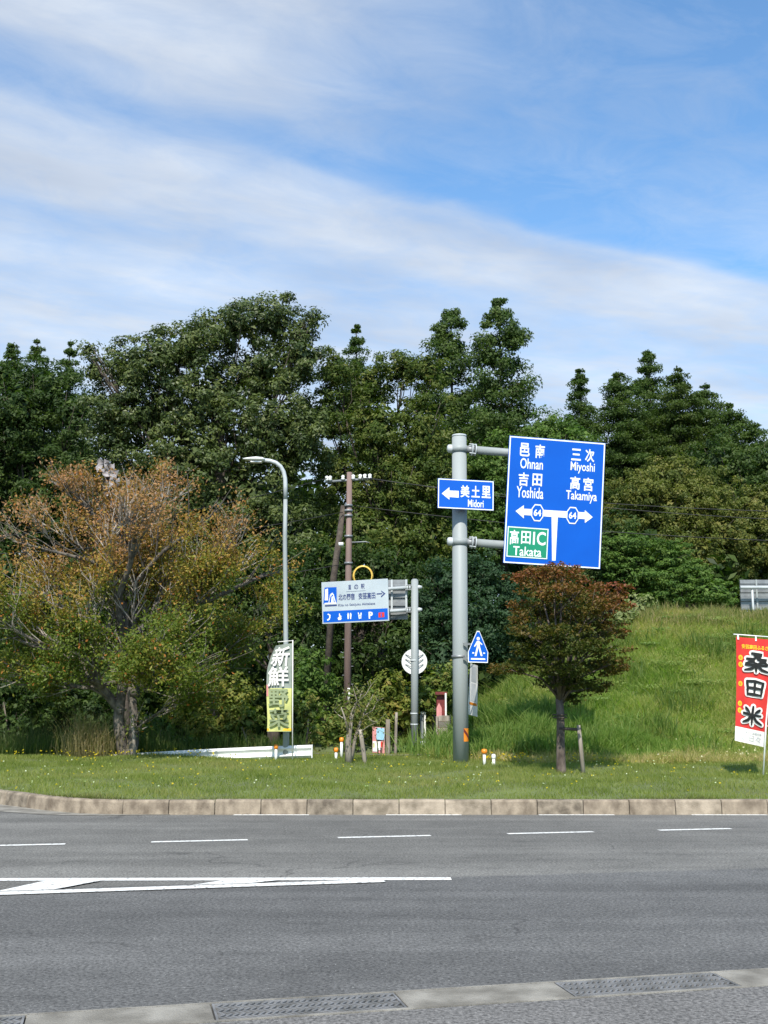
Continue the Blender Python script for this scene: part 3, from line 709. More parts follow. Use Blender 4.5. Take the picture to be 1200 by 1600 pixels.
for pts, rs, dy in limbs:
    P3 = [cp(x, y, d) + Vector((rndc.uniform(-.06, .06), rndc.uniform(-.1, .1), rndc.uniform(-.05, .05))) for (x, y), d in zip(pts, dy)]
    if P3[0].z < .3: P3[0].z = -.1
    Ps, Rs = [], []                                        # rounded through the points
    for k in range(len(P3) - 1):
        a0, a1, a2, a3 = P3[max(k - 1, 0)], P3[k], P3[k + 1], P3[min(k + 2, len(P3) - 1)]
        for q in range(4):
            t_ = q / 4; Ps.append(.5 * ((2 * a1) + (a2 - a0) * t_ + (2 * a0 - 5 * a1 + 4 * a2 - a3) * t_ ** 2 + (3 * a1 - a0 - 3 * a2 + a3) * t_ ** 3) + Vector((rndc.uniform(-.012, .012), rndc.uniform(-.012, .012), 0)))
            Rs.append((rs[k] * (1 - t_) + rs[k + 1] * t_) * rndc.uniform(.93, 1.07))
    Ps.append(P3[-1]); Rs.append(rs[-1] * .6); mb.tube(Ps, Rs, 9)
    for k in range(1, len(P3)):
        if rs[k] > .1 and P3[k].z < 1.8: continue
        d = (P3[k] - P3[k - 1]).normalized()
        for q in range(3 if k < len(P3) - 1 else 5):
            pp = P3[k - 1].lerp(P3[k], rndc.uniform(.3, 1))
            out = Vector((pp.x - cen.x, pp.y, max(.35, pp.z - cen.z + 1.6))).normalized()
            dr = (d * .6 + out * .6 + Vector((rndc.gauss(0, .45), rndc.gauss(0, .55), rndc.gauss(.2, .3)))).normalized()
            if pp.z < 1.9: dr.z = abs(dr.z) * .3; dr.normalize()
            grow(pp, dr, rndc.uniform(.95, 1.5), min(rs[k] * .5, .036), 1)
mb.build('trunk', M['pale_bark'], cherry, True)
twig.build('twigs', M['twig'], cherry)
TP = np.array([tuple(p) for p, d in tips])
hz_ = TP[:, 2]; rad = np.abs(TP[:, 0] - cen.x)
top = np.clip((hz_ - 2.9) / 2.2 - .25 * np.clip((TP[:, 0] - cen.x) / 3.6, -1, 1), 0, 1)
patch = np.sin(TP[:, 0] * 2.6 + 1.5 * np.sin(TP[:, 2] * 2.2)) * np.sin(TP[:, 2] * 3.1 + TP[:, 1] * 2.0 + 1.2 * np.sin(TP[:, 0] * 1.7))
cnt = np.where((patch < -.46) | (rng.random(len(TP)) < .06), 0, 1) * np.where(rng.random(len(TP)) < .80 - .35 * top, rng.poisson(12 - 6.2 * top), 1).astype(int)
ax_d = np.hypot(TP[:, 0] - cen.x, TP[:, 1])
cnt = np.where((ax_d < 1.25) & (TP[:, 2] < 3.9) & (TP[:, 1] < .8) & (rng.random(len(TP)) < .74), 0, cnt)
idx = np.repeat(np.arange(len(TP)), (cnt * 2.0).astype(int))
P = TP[idx] + rng.normal(size=(len(idx), 3)) * np.array([.13, .13, .10])
P = P[P[:, 2] > 1.35 + .35 * np.sin(P[:, 0] * 2)] if False else P
tv = np.clip(top[idx] + rng.normal(size=len(idx)) * .16 + .25 * (np.sin(P[:, 0] * 2.3 + P[:, 1] * 1.7) * np.sin(P[:, 2] * 2.1 + 1)), 0, 1)
pc = pick([(.105, .145, .022), (.165, .18, .028), (.25, .20, .038), (.32, .205, .044), (.33, .18, .058), (.31, .17, .08)], len(P), tv)
pc *= rng.uniform(.75, 1.2, (len(P), 1))
sel = rng.random(len(P)) < .04; pc[sel] = (.34, .13, .03)
mesh_from('crown', leafquads(P, .082, .042, .4), 4, pc, M['leaf'], cherry)
print('cherry leaves', len(P), 'tips', len(TP))
# torn caterpillar web
web = MB(); r_ = random.Random(5)
wp = at(168, 742, CY - .3)
for (ax, ay, aw, ah, dyy) in ((160, 730, 9, 12, 0), (170, 740, 8, 15, .1), (178, 748, 8, 13, -.05), (168, 765, 4, 10, .1), (176, 778, 3, 11, 0)):
    g = 5; base_i = len(web.v)
    for i in range(g):
        for j in range(g):
            p = at(ax + (i / (g - 1) - .5) * 2 * aw + r_.uniform(-2, 2), ay + (j / (g - 1) - .5) * 2 * ah + r_.uniform(-3, 3), CY - .3 + dyy + r_.uniform(-.12, .12)) - wp
            web.v.append(tuple(p))
    for i in range(g - 1):
        for j in range(g - 1):
            if r_.random() < .3: continue
            q = base_i + i * g + j; web.f.append((q, q + g, q + g + 1, q + 1))
o = web.build('caterpillar_web', M['silk'], None, True); o.location = wp; tag(o, 'torn pale grey web-like rag caught in the top of the cherry crown', 'web')

# ------------------------------------------------------------------ maple
MY = 20.6
mbp = at(877, 1209, MY); mz = float(hgt(mbp.x, MY)); org = Vector((mbp.x, MY, mz))
maple = empty('maple_tree', org, label='small maple with layered rusty red and green leaves under the large blue sign', cat='tree')
ML = [(840, 902, 44, 13, .2), (880, 893, 34, 11, -.3), (905, 915, 32, 12, .5), (945, 925, 36, 12, .1), (965, 945, 22, 12, -.3), (865, 925, 48, 11, -.5), (925, 950, 45, 12, -.5), (835, 948, 34, 11, .5),
      (812, 972, 28, 10, .1), (880, 965, 50, 10, .6), (860, 990, 56, 11, -.6), (915, 985, 48, 12, -.1), (955, 985, 26, 12, .6), (935, 1012, 42, 12, -.6), (840, 1015, 48, 11, .1), (882, 1012, 42, 12, -.9),
      (795, 1046, 30, 8, -.3), (830, 1038, 34, 9, .6), (870, 1045, 46, 10, -.7), (930, 1042, 46, 11, .2), (962, 1035, 20, 12, -.3), (900, 1066, 44, 9, -.2), (925, 1075, 30, 7, .5), (865, 1070, 26, 7, .4), (893, 1092, 22, 6, .2)]
ML = [(x, y, rx * 1.08, ry * 1.22, d * 1.15) for x, y, rx, ry, d in ML]
LB = px_lobes(ML, MY, .9)
P, Q, O, K = lobe_points(LB, 430, .15, .09, .32)
P += np.array([0, 0, 0]); P = P + rng.normal(size=P.shape) * .018; rel = P - np.array(tuple(org))
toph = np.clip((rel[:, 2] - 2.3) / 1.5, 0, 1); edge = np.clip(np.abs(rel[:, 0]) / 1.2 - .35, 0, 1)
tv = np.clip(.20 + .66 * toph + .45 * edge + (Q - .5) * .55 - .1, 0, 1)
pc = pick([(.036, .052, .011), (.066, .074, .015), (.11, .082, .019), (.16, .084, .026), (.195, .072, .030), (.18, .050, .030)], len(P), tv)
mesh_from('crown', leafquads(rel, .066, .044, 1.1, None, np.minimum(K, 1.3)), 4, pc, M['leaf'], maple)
mb = MB()
mp_ = [Vector((0, 0, -.1)), Vector((0, 0, .05)), Vector((.0, 0, .5)), Vector((.015, 0, 1.0)), Vector((0, .02, 1.3))]
mb.tube(mp_, [.125, .088, .076, .072, .07], 10)
for l in LB:
    e_ = Vector(l[:3]) - org; s0 = Vector((0, .02, rnd.uniform(1.15, 1.32))); mid = s0.lerp(e_, .5) + Vector((0, 0, .1)) + Vector((-e_.x * .15, -e_.y * .15, 0))
    mb.tube([s0, mid, e_], [.032, .022, .008], 5)
    for q in range(4):
        e2 = e_ + Vector((rnd.uniform(-.8, .8) * l[3], rnd.uniform(-.8, .8) * l[4], rnd.uniform(-.02, .06))); mb.tube([mid.lerp(e_, .5), e2], [.012, .004], 3)
mb.build('trunk', M['maple_bark'], maple, True)
mb = MB()
for z in (1.02, .97): mb.tube([(-.12 + .0, -.0, z)] + [(.12 * math.cos(t), .12 * math.sin(t), z) for t in np.linspace(math.pi, 3 * math.pi, 12)], .012, 5)
mb.build('tie_rope', M['dark_bark'], maple)

# ------------------------------------------------------------------ poles and posts
def stake(name, label, x0, y0, x1, y1, Y, r, m, cat, group=None, n=8, dY=0):
    a_ = at(x0, y0, Y); b_ = at(x1, y1, Y + dY); z0 = float(hgt(a_.x, a_.y)); o = None
    t = MB(); p = a_.copy(); p.z = min(a_.z, z0); L0 = b_ - p
    t.tube([(0, 0, -.06), L0 * .33 + Vector((.004, 0, 0)), L0 * .7, L0], [r * 1.05, r, r * .95, r * .85], n)
    o = t.build(name, m, None, True); o.location = p; return tag(o, label, cat, group)
# maple stake with crosspiece
a_ = at(912, 1213, 20.5); z0 = float(hgt(a_.x, a_.y)); sk = empty('tree_stake', (a_.x, a_.y, z0), label='weathered wooden stake with a short crossbar beside the maple trunk', cat='stake')
b_ = at(904, 1133, 20.5); v = b_ - Vector((a_.x, a_.y, z0))
t = MB(); t.tube([(0, 0, -.1), v * .5, v], [.042, .038, .034], 8); t.build('post', M['weather'], sk, True)
t = MB(); t.tube([v + Vector((.05, 0, -.08)), v + Vector((-.35, .05, -.06))], .028, 7); t.build('crossbar', M['dark_bark'], sk, True)
stake('tree_stake', 'slim grey stake leaning against the cherry trunk', 211, 1190, 207, 1122, 24.7, .035, M['weather'], 'stake')
stake('tree_stake', 'short pale stake right of the dead sapling on the lawn', 571, 1199, 563, 1140, 22.6, .045, M['weather'], 'stake')
# dead sapling
p = at(545, 1198, 22.7); p.z = float(hgt(p.x, p.y)); o3 = p.copy()
sap = empty('dead_sapling', p, label='bare dead sapling with forked twigs on the lawn in front of the utility pole', cat='sapling')
t = MB(); r_ = random.Random(3)
def q3(x, y, d=0): return at(x, y, 22.7 + d) - o3
t.tube([(0, 0, -.05), q3(544, 1160), q3(549, 1120), q3(556, 1100, .05)], [.085, .06, .045, .03], 7)
t.tube([q3(545, 1150), q3(540, 1125, -.1), q3(533, 1105, -.2)], [.035, .022, .008], 5)
t.tube([q3(549, 1185), q3(556, 1150, .1), q3(566, 1120, .15), q3(583, 1085, .2)], [.045, .035, .022, .008], 6)
tw = [((549, 1120), (558, 1095), (552, 1075)), ((566, 1120), (560, 1100), (565, 1080)), ((566, 1120), (582, 1110), (590, 1095)), ((556, 1100), (572, 1085), (580, 1070)), ((541, 1125), (530, 1118), (522, 1110)), ((556, 1150), (575, 1135), (590, 1128))]
for a1, b1, c1 in tw: 
    d = r_.uniform(-.3, .3); t.tube([q3(*a1), q3(*b1, d), q3(*c1, d * 1.6)], [.016, .011, .004], 4)
    for k in range(3):
        f = r_.uniform(.3, 1); b2 = q3(*b1, d).lerp(q3(*c1, d * 1.6), f); t.tube([b2, b2 + Vector((r_.uniform(-.18, .18), r_.uniform(-.1, .1), r_.uniform(.05, .2)))], [.007, .002], 3)
t.build('branches', M['weather'], sap, True)
n = 900; P = np.array(tuple(q3(562, 1110))) + rng.normal(size=(n, 3)) * np.array([.24, .2, .26])
mesh_from('leaves', leafquads(P, .055, .028, .3), 4, pick([(.10, .12, .03), (.18, .17, .045)], n), M['leaf'], sap)

# street lamp
LY = 24.2; p = at(446.5, 1190, LY); p.z = float(hgt(p.x, p.y)); o3 = p.copy()
lamp = empty('street_lamp', p, label='tall slim grey street lamp with curved arm and flat head pointing left', cat='street lamp')
def q4(x, y, d=0): return at(x, y, LY + d) - o3
t = MB(); zt = q4(446, 780)
t.tube([(0, 0, -.05), (0, 0, 1.0), (0, 0, 1.05), (zt.x, 0, zt.z - .8), (zt.x, 0, zt.z)] , [.068, .068, .055, .048, .044], 12)
t.build('pole', M['galv'], lamp, True)
t = MB(); arc = [(446, 780), (446, 760), (445.5, 748), (443, 737), (438.5, 729), (431, 723), (422, 720), (412, 719)]
t.tube([q4(x, y, -.02 * i) for i, (x, y) in enumerate(arc)], [.046, .046, .046, .046, .045, .045, .044, .042], 12); t.build('arm', M['galv_pale'], lamp, True)
t = MB(); hd = [(414, 719.5, .042), (410, 719, .075), (400, 718.5, .088), (392, 718.2, .07), (384, 717.5, .04), (380, 717.2, .02)]
b0_ = len(t.v); t.tube([q4(x, y, -.15) for x, y, r in hd], [r for *_, r in hd], 12)
for i in range(b0_, len(t.v)):
    x, y, z = t.v[i]; zc_ = q4(400, 718.5).z; t.v[i] = (x, (y + .15) * 1.7 - .15, zc_ + (z - zc_) * .6)
t.build('lamp_head', M['white'], lamp, True)
t = MB(); a1 = q4(402, 721, -.15); t.box(a1.x - .14, a1.x + .10, a1.y - .08, a1.y + .08, a1.z - .028, a1.z - .005); t.build('lens', M['ceramic'], lamp)
t = MB(); t.box(-.075, -.05, -.03, .03, q4(443, 798).z - .05, q4(443, 798).z + .12); t.build('junction_box', M['white'], lamp)
t = MB(); t.tube([(0, 0, 1.0), (0, 0, 1.06)], .075, 12); t.build('collar', M['galv'], lamp, True)

# utility pole
UY = 33.2; p = at(542, 1160, UY); p.z = float(hgt(p.x, p.y)); o3 = p.copy()
up_ = empty('utility_pole', p, label='reddish wooden utility pole with crossarm of white insulators and a leaning brace pole', cat='utility pole')
def q5(x, y, d=0): return at(x, y, UY + d) - o3
t = MB(); tp = q5(546, 738); t.tube([(0, 0, -.1), (tp.x * .5, 0, tp.z * .5), (tp.x, 0, tp.z)], [.115, .10, .08], 12); t.build('pole', M['brown_pole'], up_, True)
t = MB(); a1 = q5(521, 945, .4); t.tube([q5(505, 1150, .5), q5(521, 905, .35), q5(537, 790, .12)], [.11, .10, .085], 10); t.build('brace_pole', M['dark_bark'], up_, True)
t = MB(); c0_ = q5(508, 753); c1_ = q5(581, 748); t.tube([c0_, c1_], .04, 6); t.build('crossarm', M['galv_dark'], up_, True)
for x in (511, 516, 536, 552, 563, 570, 578):
    t = MB(); b = q5(x, 751 - (x - 508) * .05); t.tube([b + Vector((0, -.06, -.03)), b + Vector((0, -.06, .02)), b + Vector((0, -.06, .05)), b + Vector((0, -.06, .10)), b + Vector((0, -.06, .13))], [.03, .065, .04, .06, .02], 8); t.build('insulator', M['ceramic'], up_, True)
for y in (790, 798, 806, 838, 880):
    t = MB(); b = q5(544.5, y); t.tube([b + Vector((0, 0, -.03)), b + Vector((0, 0, .03))], .125, 12); t.build('band', M['galv_dark'], up_, True)
t = MB(); b = q5(545, 848); t.tube([b, b + Vector((.5, 0, .03)), b + Vector((.62, 0, .0))], [.03, .02, .012], 6); t.build('bracket', M['galv_dark'], up_, True)
t = MB(); b = q5(533, 851); t.tube([b + Vector((-.07, -.1, 0)), b + Vector((.07, -.1, 0))], .06, 8); t.build('insulator', M['ceramic'], up_, True)
t = MB(); b = q5(545, 1080); t.tube([q5(545, 1075, -.13), q5(545, 1098, -.13)], .04, 8); t.build('marker_sleeve', M['white'], up_, True)
for k in range(9):
    t = MB(); b = q5(542 + (k % 2) * 3, 985 + k * 14); sg = -1 if k % 2 else 1; t.tube([b, b + Vector((sg * .19, 0, 0))], .012, 5); t.build('step_bolt', M['galv_dark'], up_)
rc = q5(567, 900, -.15)
for k in range(3):
    t = MB(); r0 = .265 + k * .012; t.tube([rc + Vector((math.cos(a1) * r0, k * .03 - .03, math.sin(a1) * r0 * 1.05)) for a1 in np.linspace(0, 2 * math.pi, 33)], .017, 6, cap=False)
    o = t.build('cable_loop', M['yellow'], up_, True)
# wires
def wire(x0, y0, Y0, x1, y1, Y1, sag, label, r=.011):
    a1, b1 = at(x0, y0, Y0), at(x1, y1, Y1); pts = []
    for k in range(17):
        f = k / 16; q = a1.lerp(b1, f); q.z -= sag * 4 * f * (1 - f); pts.append(q - a1)
    t = MB(); t.tube(pts, r, 5); o = t.build('power_line', M['black_rubber'], None, True); o.location = a1; tag(o, label, 'wire', 'power lines from the utility pole')
wire(511, 747, 33.1, -300, 850, 26, .5, 'upper black wire running left from the utility pole crossarm behind the street lamp')
wire(536, 800, 33.2, -300, 870, 27, .4, 'lower black wire running left from the utility pole towards the cherry crown')
wire(563, 746, 33.1, 1500, 800, 31, .35, 'topmost black wire running right from the insulators towards the small blue sign')
wire(578, 747, 33.1, 1500, 818, 31.5, .35, 'second black wire running right from the crossarm end towards the small blue sign')
wire(552, 790, 33.2, 1500, 850, 32, .3, 'third black wire running right from below the crossarm of the utility pole')
wire(545, 880, 33.2, -300, 960, 29, .3, 'lowest black wire running left from the utility pole above the road station sign')

# ------------------------------------------------------------------ lettering helpers
def plate_uv(corners):
    (x0, y0), (x1, y1), (x2, y2), (x3, y3) = corners        # TL TR BR BL in picture pixels
    def f(x, y):
        u = v = .5
        for _ in range(12):
            X_ = (x0*(1-u)+x1*u)*(1-v)+(x3*(1-u)+x2*u)*v; Y_ = (y0*(1-u)+y1*u)*(1-v)+(y3*(1-u)+y2*u)*v
            dxu = (x1-x0)*(1-v)+(x2-x3)*v; dyu = (y1-y0)*(1-v)+(y2-y3)*v; dxv = (x3-x0)*(1-u)+(x2-x1)*u; dyv = (y3-y0)*(1-u)+(y2-y1)*u
            D = dxu*dyv-dxv*dyu; ex, ey = x-X_, y-Y_; u += (ex*dyv-ey*dxv)/D; v += (ey*dxu-ex*dyu)/D
        return u, v
    return f
def text(body, cx, cz, w, h, parent, m, y=-.006, bold=.02, name='lettering', shear=0, spread=None):
    """letters as a thin printed sheet, fitted to a box of w by h around (cx, cz) of the plate; plate faces -y"""
    cu = bpy.data.curves.new(name, 'FONT'); cu.body = body; cu.size = 1; cu.offset = bold; cu.resolution_u = 3; cu.shear = shear
    to = bpy.data.objects.new('tmp', cu); C.objects.link(to); bpy.context.view_layer.update()
    dg = bpy.context.evaluated_depsgraph_get(); me = bpy.data.meshes.new_from_object(to.evaluated_get(dg))
    bpy.data.objects.remove(to); bpy.data.curves.remove(cu)
    n = len(me.vertices); co = np.empty(n * 3, np.float32); me.vertices.foreach_get('co', co); co = co.reshape(-1, 3)
    lo, hi = co.min(0), co.max(0); s = (hi - lo); 
    out = np.stack([(co[:, 0] - (lo[0] + hi[0]) / 2) / s[0] * w + cx, np.full(n, y), (co[:, 1] - (lo[1] + hi[1]) / 2) / max(s[1], 1e-6) * h + cz], 1)
    me.vertices.foreach_set('co', out.astype(np.float32).ravel()); me.update()
    if spread:                                 # brush-thick outline: the glyph repeated round a small circle, each a hair nearer
        base_ = [tuple(v) for v in out]; polys = [tuple(p.vertices) for p in me.polygons]; vs, fs = [], []
        for k_ in range(11):
            a_ = 2 * math.pi * k_ / 10; dx, dz = (math.cos(a_) * spread[0], math.sin(a_) * spread[1]) if k_ < 10 else (0, 0)
            o_ = len(vs); vs += [(x + dx, yy - k_ * .0003, z + dz) for x, yy, z in base_]; fs += [tuple(q + o_ for q in p) for p in polys]
        me = bpy.data.meshes.new(name); me.from_pydata(vs, [], fs)
    me.name = name; me.materials.clear(); me.materials.append(m)
    o = bpy.data.objects.new(name, me); C.objects.link(o); o.parent = parent; return o
def flat(pts, name, m, parent, y=-.006):
    t = MB(); t.poly([(x, y, z) for x, z in pts]); return t.build(name, m, parent)
def frame_ring(w, h, inset, th, name, m, parent, y=-.005, cx=0, cz=0):
    t = MB(); a1 = w / 2 - inset; b1 = h / 2 - inset; a2 = a1 - th; b2 = b1 - th
    o_ = [(-a1, -b1), (a1, -b1), (a1, b1), (-a1, b1)]; i_ = [(-a2, -b2), (a2, -b2), (a2, b2), (-a2, b2)]
    for k in range(4):
        l = (k + 1) % 4; t.poly([(o_[k][0]+cx, y, o_[k][1]+cz), (o_[l][0]+cx, y, o_[l][1]+cz), (i_[l][0]+cx, y, i_[l][1]+cz), (i_[k][0]+cx, y, i_[k][1]+cz)])
    return t.build(name, m, parent)
def disc(cx, cz, r, n=16, sx=1): return [(cx + math.cos(2*math.pi*k/n) * r * sx, cz + math.sin(2*math.pi*k/n) * r) for k in range(n)]
def rect(cx, cz, w, h): return [(cx-w/2, cz-h/2), (cx+w/2, cz-h/2), (cx+w/2, cz+h/2), (cx-w/2, cz+h/2)]

# ------------------------------------------------------------------ large sign pole
PY = 23.1; p = at(720, 1195, PY); p.z = float(hgt(p.x, p.y)); o3 = p.copy()
sp_ = empty('sign_pole', p, label='thick grey steel pole carrying the large and the small blue direction signs', cat='pole')
def q6(x, y, d=0): return at(x, y, PY + d) - o3
tp = q6(717.5, 682)
t = MB(); t.tube([(0, 0, -.05), (tp.x * .3, 0, tp.z * .3), (tp.x, 0, tp.z)], [.158, .158, .152], 28); t.build('shaft', M['galv'], sp_, True)
t = MB(); t.tube([(tp.x, 0, tp.z - .01), (tp.x, 0, tp.z + .03), (tp.x, 0, tp.z + .045)], [.156, .15, .09], 28); t.build('top_cap', M['galv_pale'], sp_, True)
for y, y2 in ((702, 708), (847, 852)):
    b = q6(703, y - 1, -.0); t = MB(); e2 = q6(712, y, 0)
    t.tube([b + Vector((-.06, 0, 0)), b + Vector((-.035, 0, 0)), b, e2], [.05, .085, .09, .09], 16); t.build('arm_end', M['galv_pale'], sp_, True)
    a1 = q6(742, y + 1); a2 = q6(925, y2 + 10, .22)
    ax = (a2 - a1); a1b = a1
    t = MB(); t.tube([a1b, a2], .085, 16); t.build('arm', M['galv'], sp_, True)
    t = MB(); fx = q6(742, y + 1)                    # bolted flanges
    ax.normalize()
    for k, off in enumerate((-.07, .0)):
        t.tube([fx + ax * off, fx + ax * (off + .022)], .13, 14)
    t.build('flange', M['galv_pale'], sp_, True)
    t = MB(); t.tube([q6(728, y), fx], .075, 14); t.build('arm_stub', M['galv_dark'], sp_, True)
    for s in (-1, 1):
        for s2 in (-1, 1):
            t = MB(); b = fx + Vector((-.02, s * .09, s2 * .095)); t.tube([q6(733, y) + Vector((0, s * .09, s2 * .095)), b + ax * .03], .012, 6); t.build('bolt', M['galv_pale'], sp_)
    t = MB(); zz = q6(717, y).z; t.tube([(tp.x * zz / tp.z, 0, zz - .07), (tp.x * zz / tp.z, 0, zz + .07)], .172, 24); t.build('clamp', M['galv'], sp_, True)
zz = q6(719, 1026).z; t = MB(); t.tube([(0, 0, zz - .03), (0, 0, zz + .03)], .166, 24); t.build('band', M['galv_dark'], sp_, True)
# orange chevron reflector strapped on the pole
zz = q6(727, 1148).z; t = MB(); r0 = .164; a_s = [math.radians(v) for v in range(-70, 1, 10)]; zl, zh = zz - .13, zz + .13
for i in range(len(a_s) - 1):
    p0 = (r0 * math.cos(a_s[i]), r0 * math.sin(a_s[i])); p1 = (r0 * math.cos(a_s[i+1]), r0 * math.sin(a_s[i+1])); t.quad((*p0, zl), (*p1, zl), (*p1, zh), (*p0, zh))
t.build('reflector_band', M['orange'], sp_, True)
t = MB(); r0 = .168
for i in range(len(a_s) - 1):
    f0, f1 = i / 7, (i + 1) / 7; p0 = (r0 * math.cos(a_s[i]), r0 * math.sin(a_s[i])); p1 = (r0 * math.cos(a_s[i+1]), r0 * math.sin(a_s[i+1]))
    c0 = zh - .22 * abs(f0); c1 = zh - .22 * abs(f1); t.quad((*p0, c0 - .07), (*p1, c1 - .07), (*p1, c1), (*p0, c0))
t.build('reflector_stripe', M['dkred'], sp_, True)

def sign_root(name, loc, yaw, pit, rol, label, cat='sign'):
    o = empty(name, loc, label=label, cat=cat); mt = Matrix.Rotation(yaw, 3, 'Z') @ Matrix.Rotation(pit, 3, 'X') @ Matrix.Rotation(rol, 3, 'Y')
    o.rotation_euler = mt.to_euler(); return o
# ------------------------------------------------------------------ large direction sign
k = 22.85 / 22.2
loc = Vector((0, 0, CAMZ)) + (Vector((3.4354, 22.2, 5.4105)) - Vector((0, 0, CAMZ))) * k
SW, SH_ = 1.9973 * k, 2.5651 * k
sg = sign_root('direction_sign', loc, .124, .0809, .0499, 'large blue road direction sign listing town names with a T-shaped white arrow')
t = MB(); t.box(-SW/2, SW/2, -.002, .022, -SH_/2, SH_/2); t.build('panel', M['sign_blue'], sg, bevel=.004)
t = MB()
for z in (-.9, -.3, .3, .9): t.box(-SW/2 + .05, SW/2 - .05, .023, .06, z - .03, z + .03)
t.build('back_rails', M['galv_dark'], sg)
frame_ring(SW, SH_, .008, .026, 'border', M['sign_white'], sg, -.005)
F4 = plate_uv([(505, 72), (1105, 133), (1068, 912), (463, 880)])
def S4(x, y): u, v = F4(x, y); return (u - .5) * SW, (.5 - v) * SH_
def T4(body, x0, y0, x1, y1, m=None, y=-.006, bold=.02, name='lettering'):
    cx, cz = S4((x0+x1)/2, (y0+y1)/2); return text(body, cx, cz, (x1-x0)/602*SW, (y1-y0)/795*SH_, sg, m or M['sign_white'], y, bold, name)
T4('邑', 570, 122, 631, 206, bold=.022); T4('南', 664, 134, 723, 220, bold=.022); T4('Ohnan', 571, 222, 712, 288, bold=.012)
T4('吉', 560, 310, 622, 394, bold=.022); T4('田', 646, 318, 706, 396, bold=.022); T4('Yoshida', 547, 402, 714, 472, bold=.012)
T4('三', 890, 164, 950, 238, bold=.022); T4('次', 976, 168, 1034, 250, bold=.022); T4('Miyoshi', 884, 250, 1036, 322, bold=.012)
T4('高', 881, 337, 943, 420, bold=.022); T4('宮', 963, 346, 1026, 430, bold=.022); T4('Takamiya', 855, 430, 1048, 504, bold=.012)
arr = [(540, 553), (592, 516), (592, 538), (972, 560), (972, 548), (1022, 592), (972, 628), (972, 609), (800, 599), (796, 640), (792, 858), (766, 858), (766, 650), (764, 597), (592, 586), (592, 600)]
t = MB(); t.poly([(S4(x, y)[0], -.0075, S4(x, y)[1]) for x, y in [(540,553),(592,516),(592,600)]])
t.poly([(S4(x, y)[0], -.0075, S4(x, y)[1]) for x, y in [(592,538),(592,578),(972,604),(972,562)]])
t.poly([(S4(x, y)[0], -.0075, S4(x, y)[1]) for x, y in [(972,548),(972,628),(1022,592)]])
t.poly([(S4(x, y)[0], -.0075, S4(x, y)[1]) for x, y in [(764,590),(803,593),(788,862),(766,862)]])
t.build('direction_arrow', M['sign_white'], sg)
for (hx, hy) in ((676, 564), (895, 581)):
    cx, cz = S4(hx, hy); w, h = 74/602*SW, 106/795*SH_
    hexa = lambda s: [(cx + w/2*s*a, cz + h/2*s*b) for a, b in ((-.5, -1), (.5, -1), (1, -.45), (1, .45), (.5, 1), (-.5, 1), (-1, .45), (-1, -.45))]
    o = flat(hexa(1.0), 'route_shield', M['sign_white'], sg, -.009); flat(hexa(.86), 'shield_face', M['sign_blue'], o, -.0105)
    text('64', cx, cz, w*.62, h*.40, sg, M['sign_white'], -.0125, .03, 'route_number')
gc = [(490, 650), (745, 662), (738, 856), (483, 840)]; g4 = [S4(*q) for q in gc]; gcx = sum(q[0] for q in g4)/4; gcz = sum(q[1] for q in g4)/4; gw, gh = 255/602*SW, 192/795*SH_
o = flat(rect(gcx, gcz, gw, gh), 'green_panel', M['sign_green'], sg, -.0075); frame_ring(gw, gh, .006, .02, 'green_panel_border', M['sign_white'], sg, -.009, gcx, gcz)
T4('高', 504, 672, 560, 764, None, -.009, .018); T4('田', 575, 680, 634, 760, None, -.009, .018); T4('I', 648, 684, 660, 764, None, -.009, .01); T4('C', 672, 684, 727, 768, None, -.009, .02); T4('Takata', 525, 778, 700, 836, None, -.009, .012)

# small direction sign
sm_ = sign_root('direction_sign', (1.6337 * 22.75/22, 22.75, CAMZ + (5.5359 - CAMZ) * 22.75/22), .1732, .0029, .0202, 'small blue sign with a white left arrow clamped to the grey pole')
w2, h2 = 1.1487 * 22.75/22, .6033 * 22.75/22
t = MB(); t.box(-w2/2, w2/2, -.002, .02, -h2/2, h2/2); t.build('panel', M['sign_blue'], sm_, bevel=.003)
t = MB(); t.box(-w2/2+.05, w2/2-.05, .021, .05, -.16, -.11); t.box(-w2/2+.05, w2/2-.05, .021, .05, .11, .16); t.box(-.1, .1, .051, .16, .10, .17); t.box(-.1, .1, .051, .16, -.17, -.10); t.build('back_rails', M['galv_dark'], sm_)
frame_ring(w2, h2, .006, .02, 'border', M['sign_white'], sm_, -.005)
F5 = plate_uv([(57, 347), (408, 375), (404, 551), (55, 522)])
def S5(x, y): u, v = F5(x, y); return (u-.5)*w2, (.5-v)*h2
def T5(body, x0, y0, x1, y1, bold): cx, cz = S5((x0+x1)/2, (y0+y1)/2); text(body, cx, cz, (x1-x0)/350*w2, (y1-y0)/175*h2, sm_, M['sign_white'], -.006, bold)
T5('美', 197, 394, 254, 466, .022); T5('土', 266, 400, 318, 468, .022); T5('里', 330, 402, 386, 474, .022); T5('Midori', 243, 482, 341, 526, .014)
t = MB()
for pl in ([(80, 438), (128, 402), (128, 476)], [(128, 422), (186, 426), (186, 466), (128, 460)]): t.poly([(S5(*q)[0], -.006, S5(*q)[1]) for q in pl])
t.build('direction_arrow', M['sign_white'], sm_)

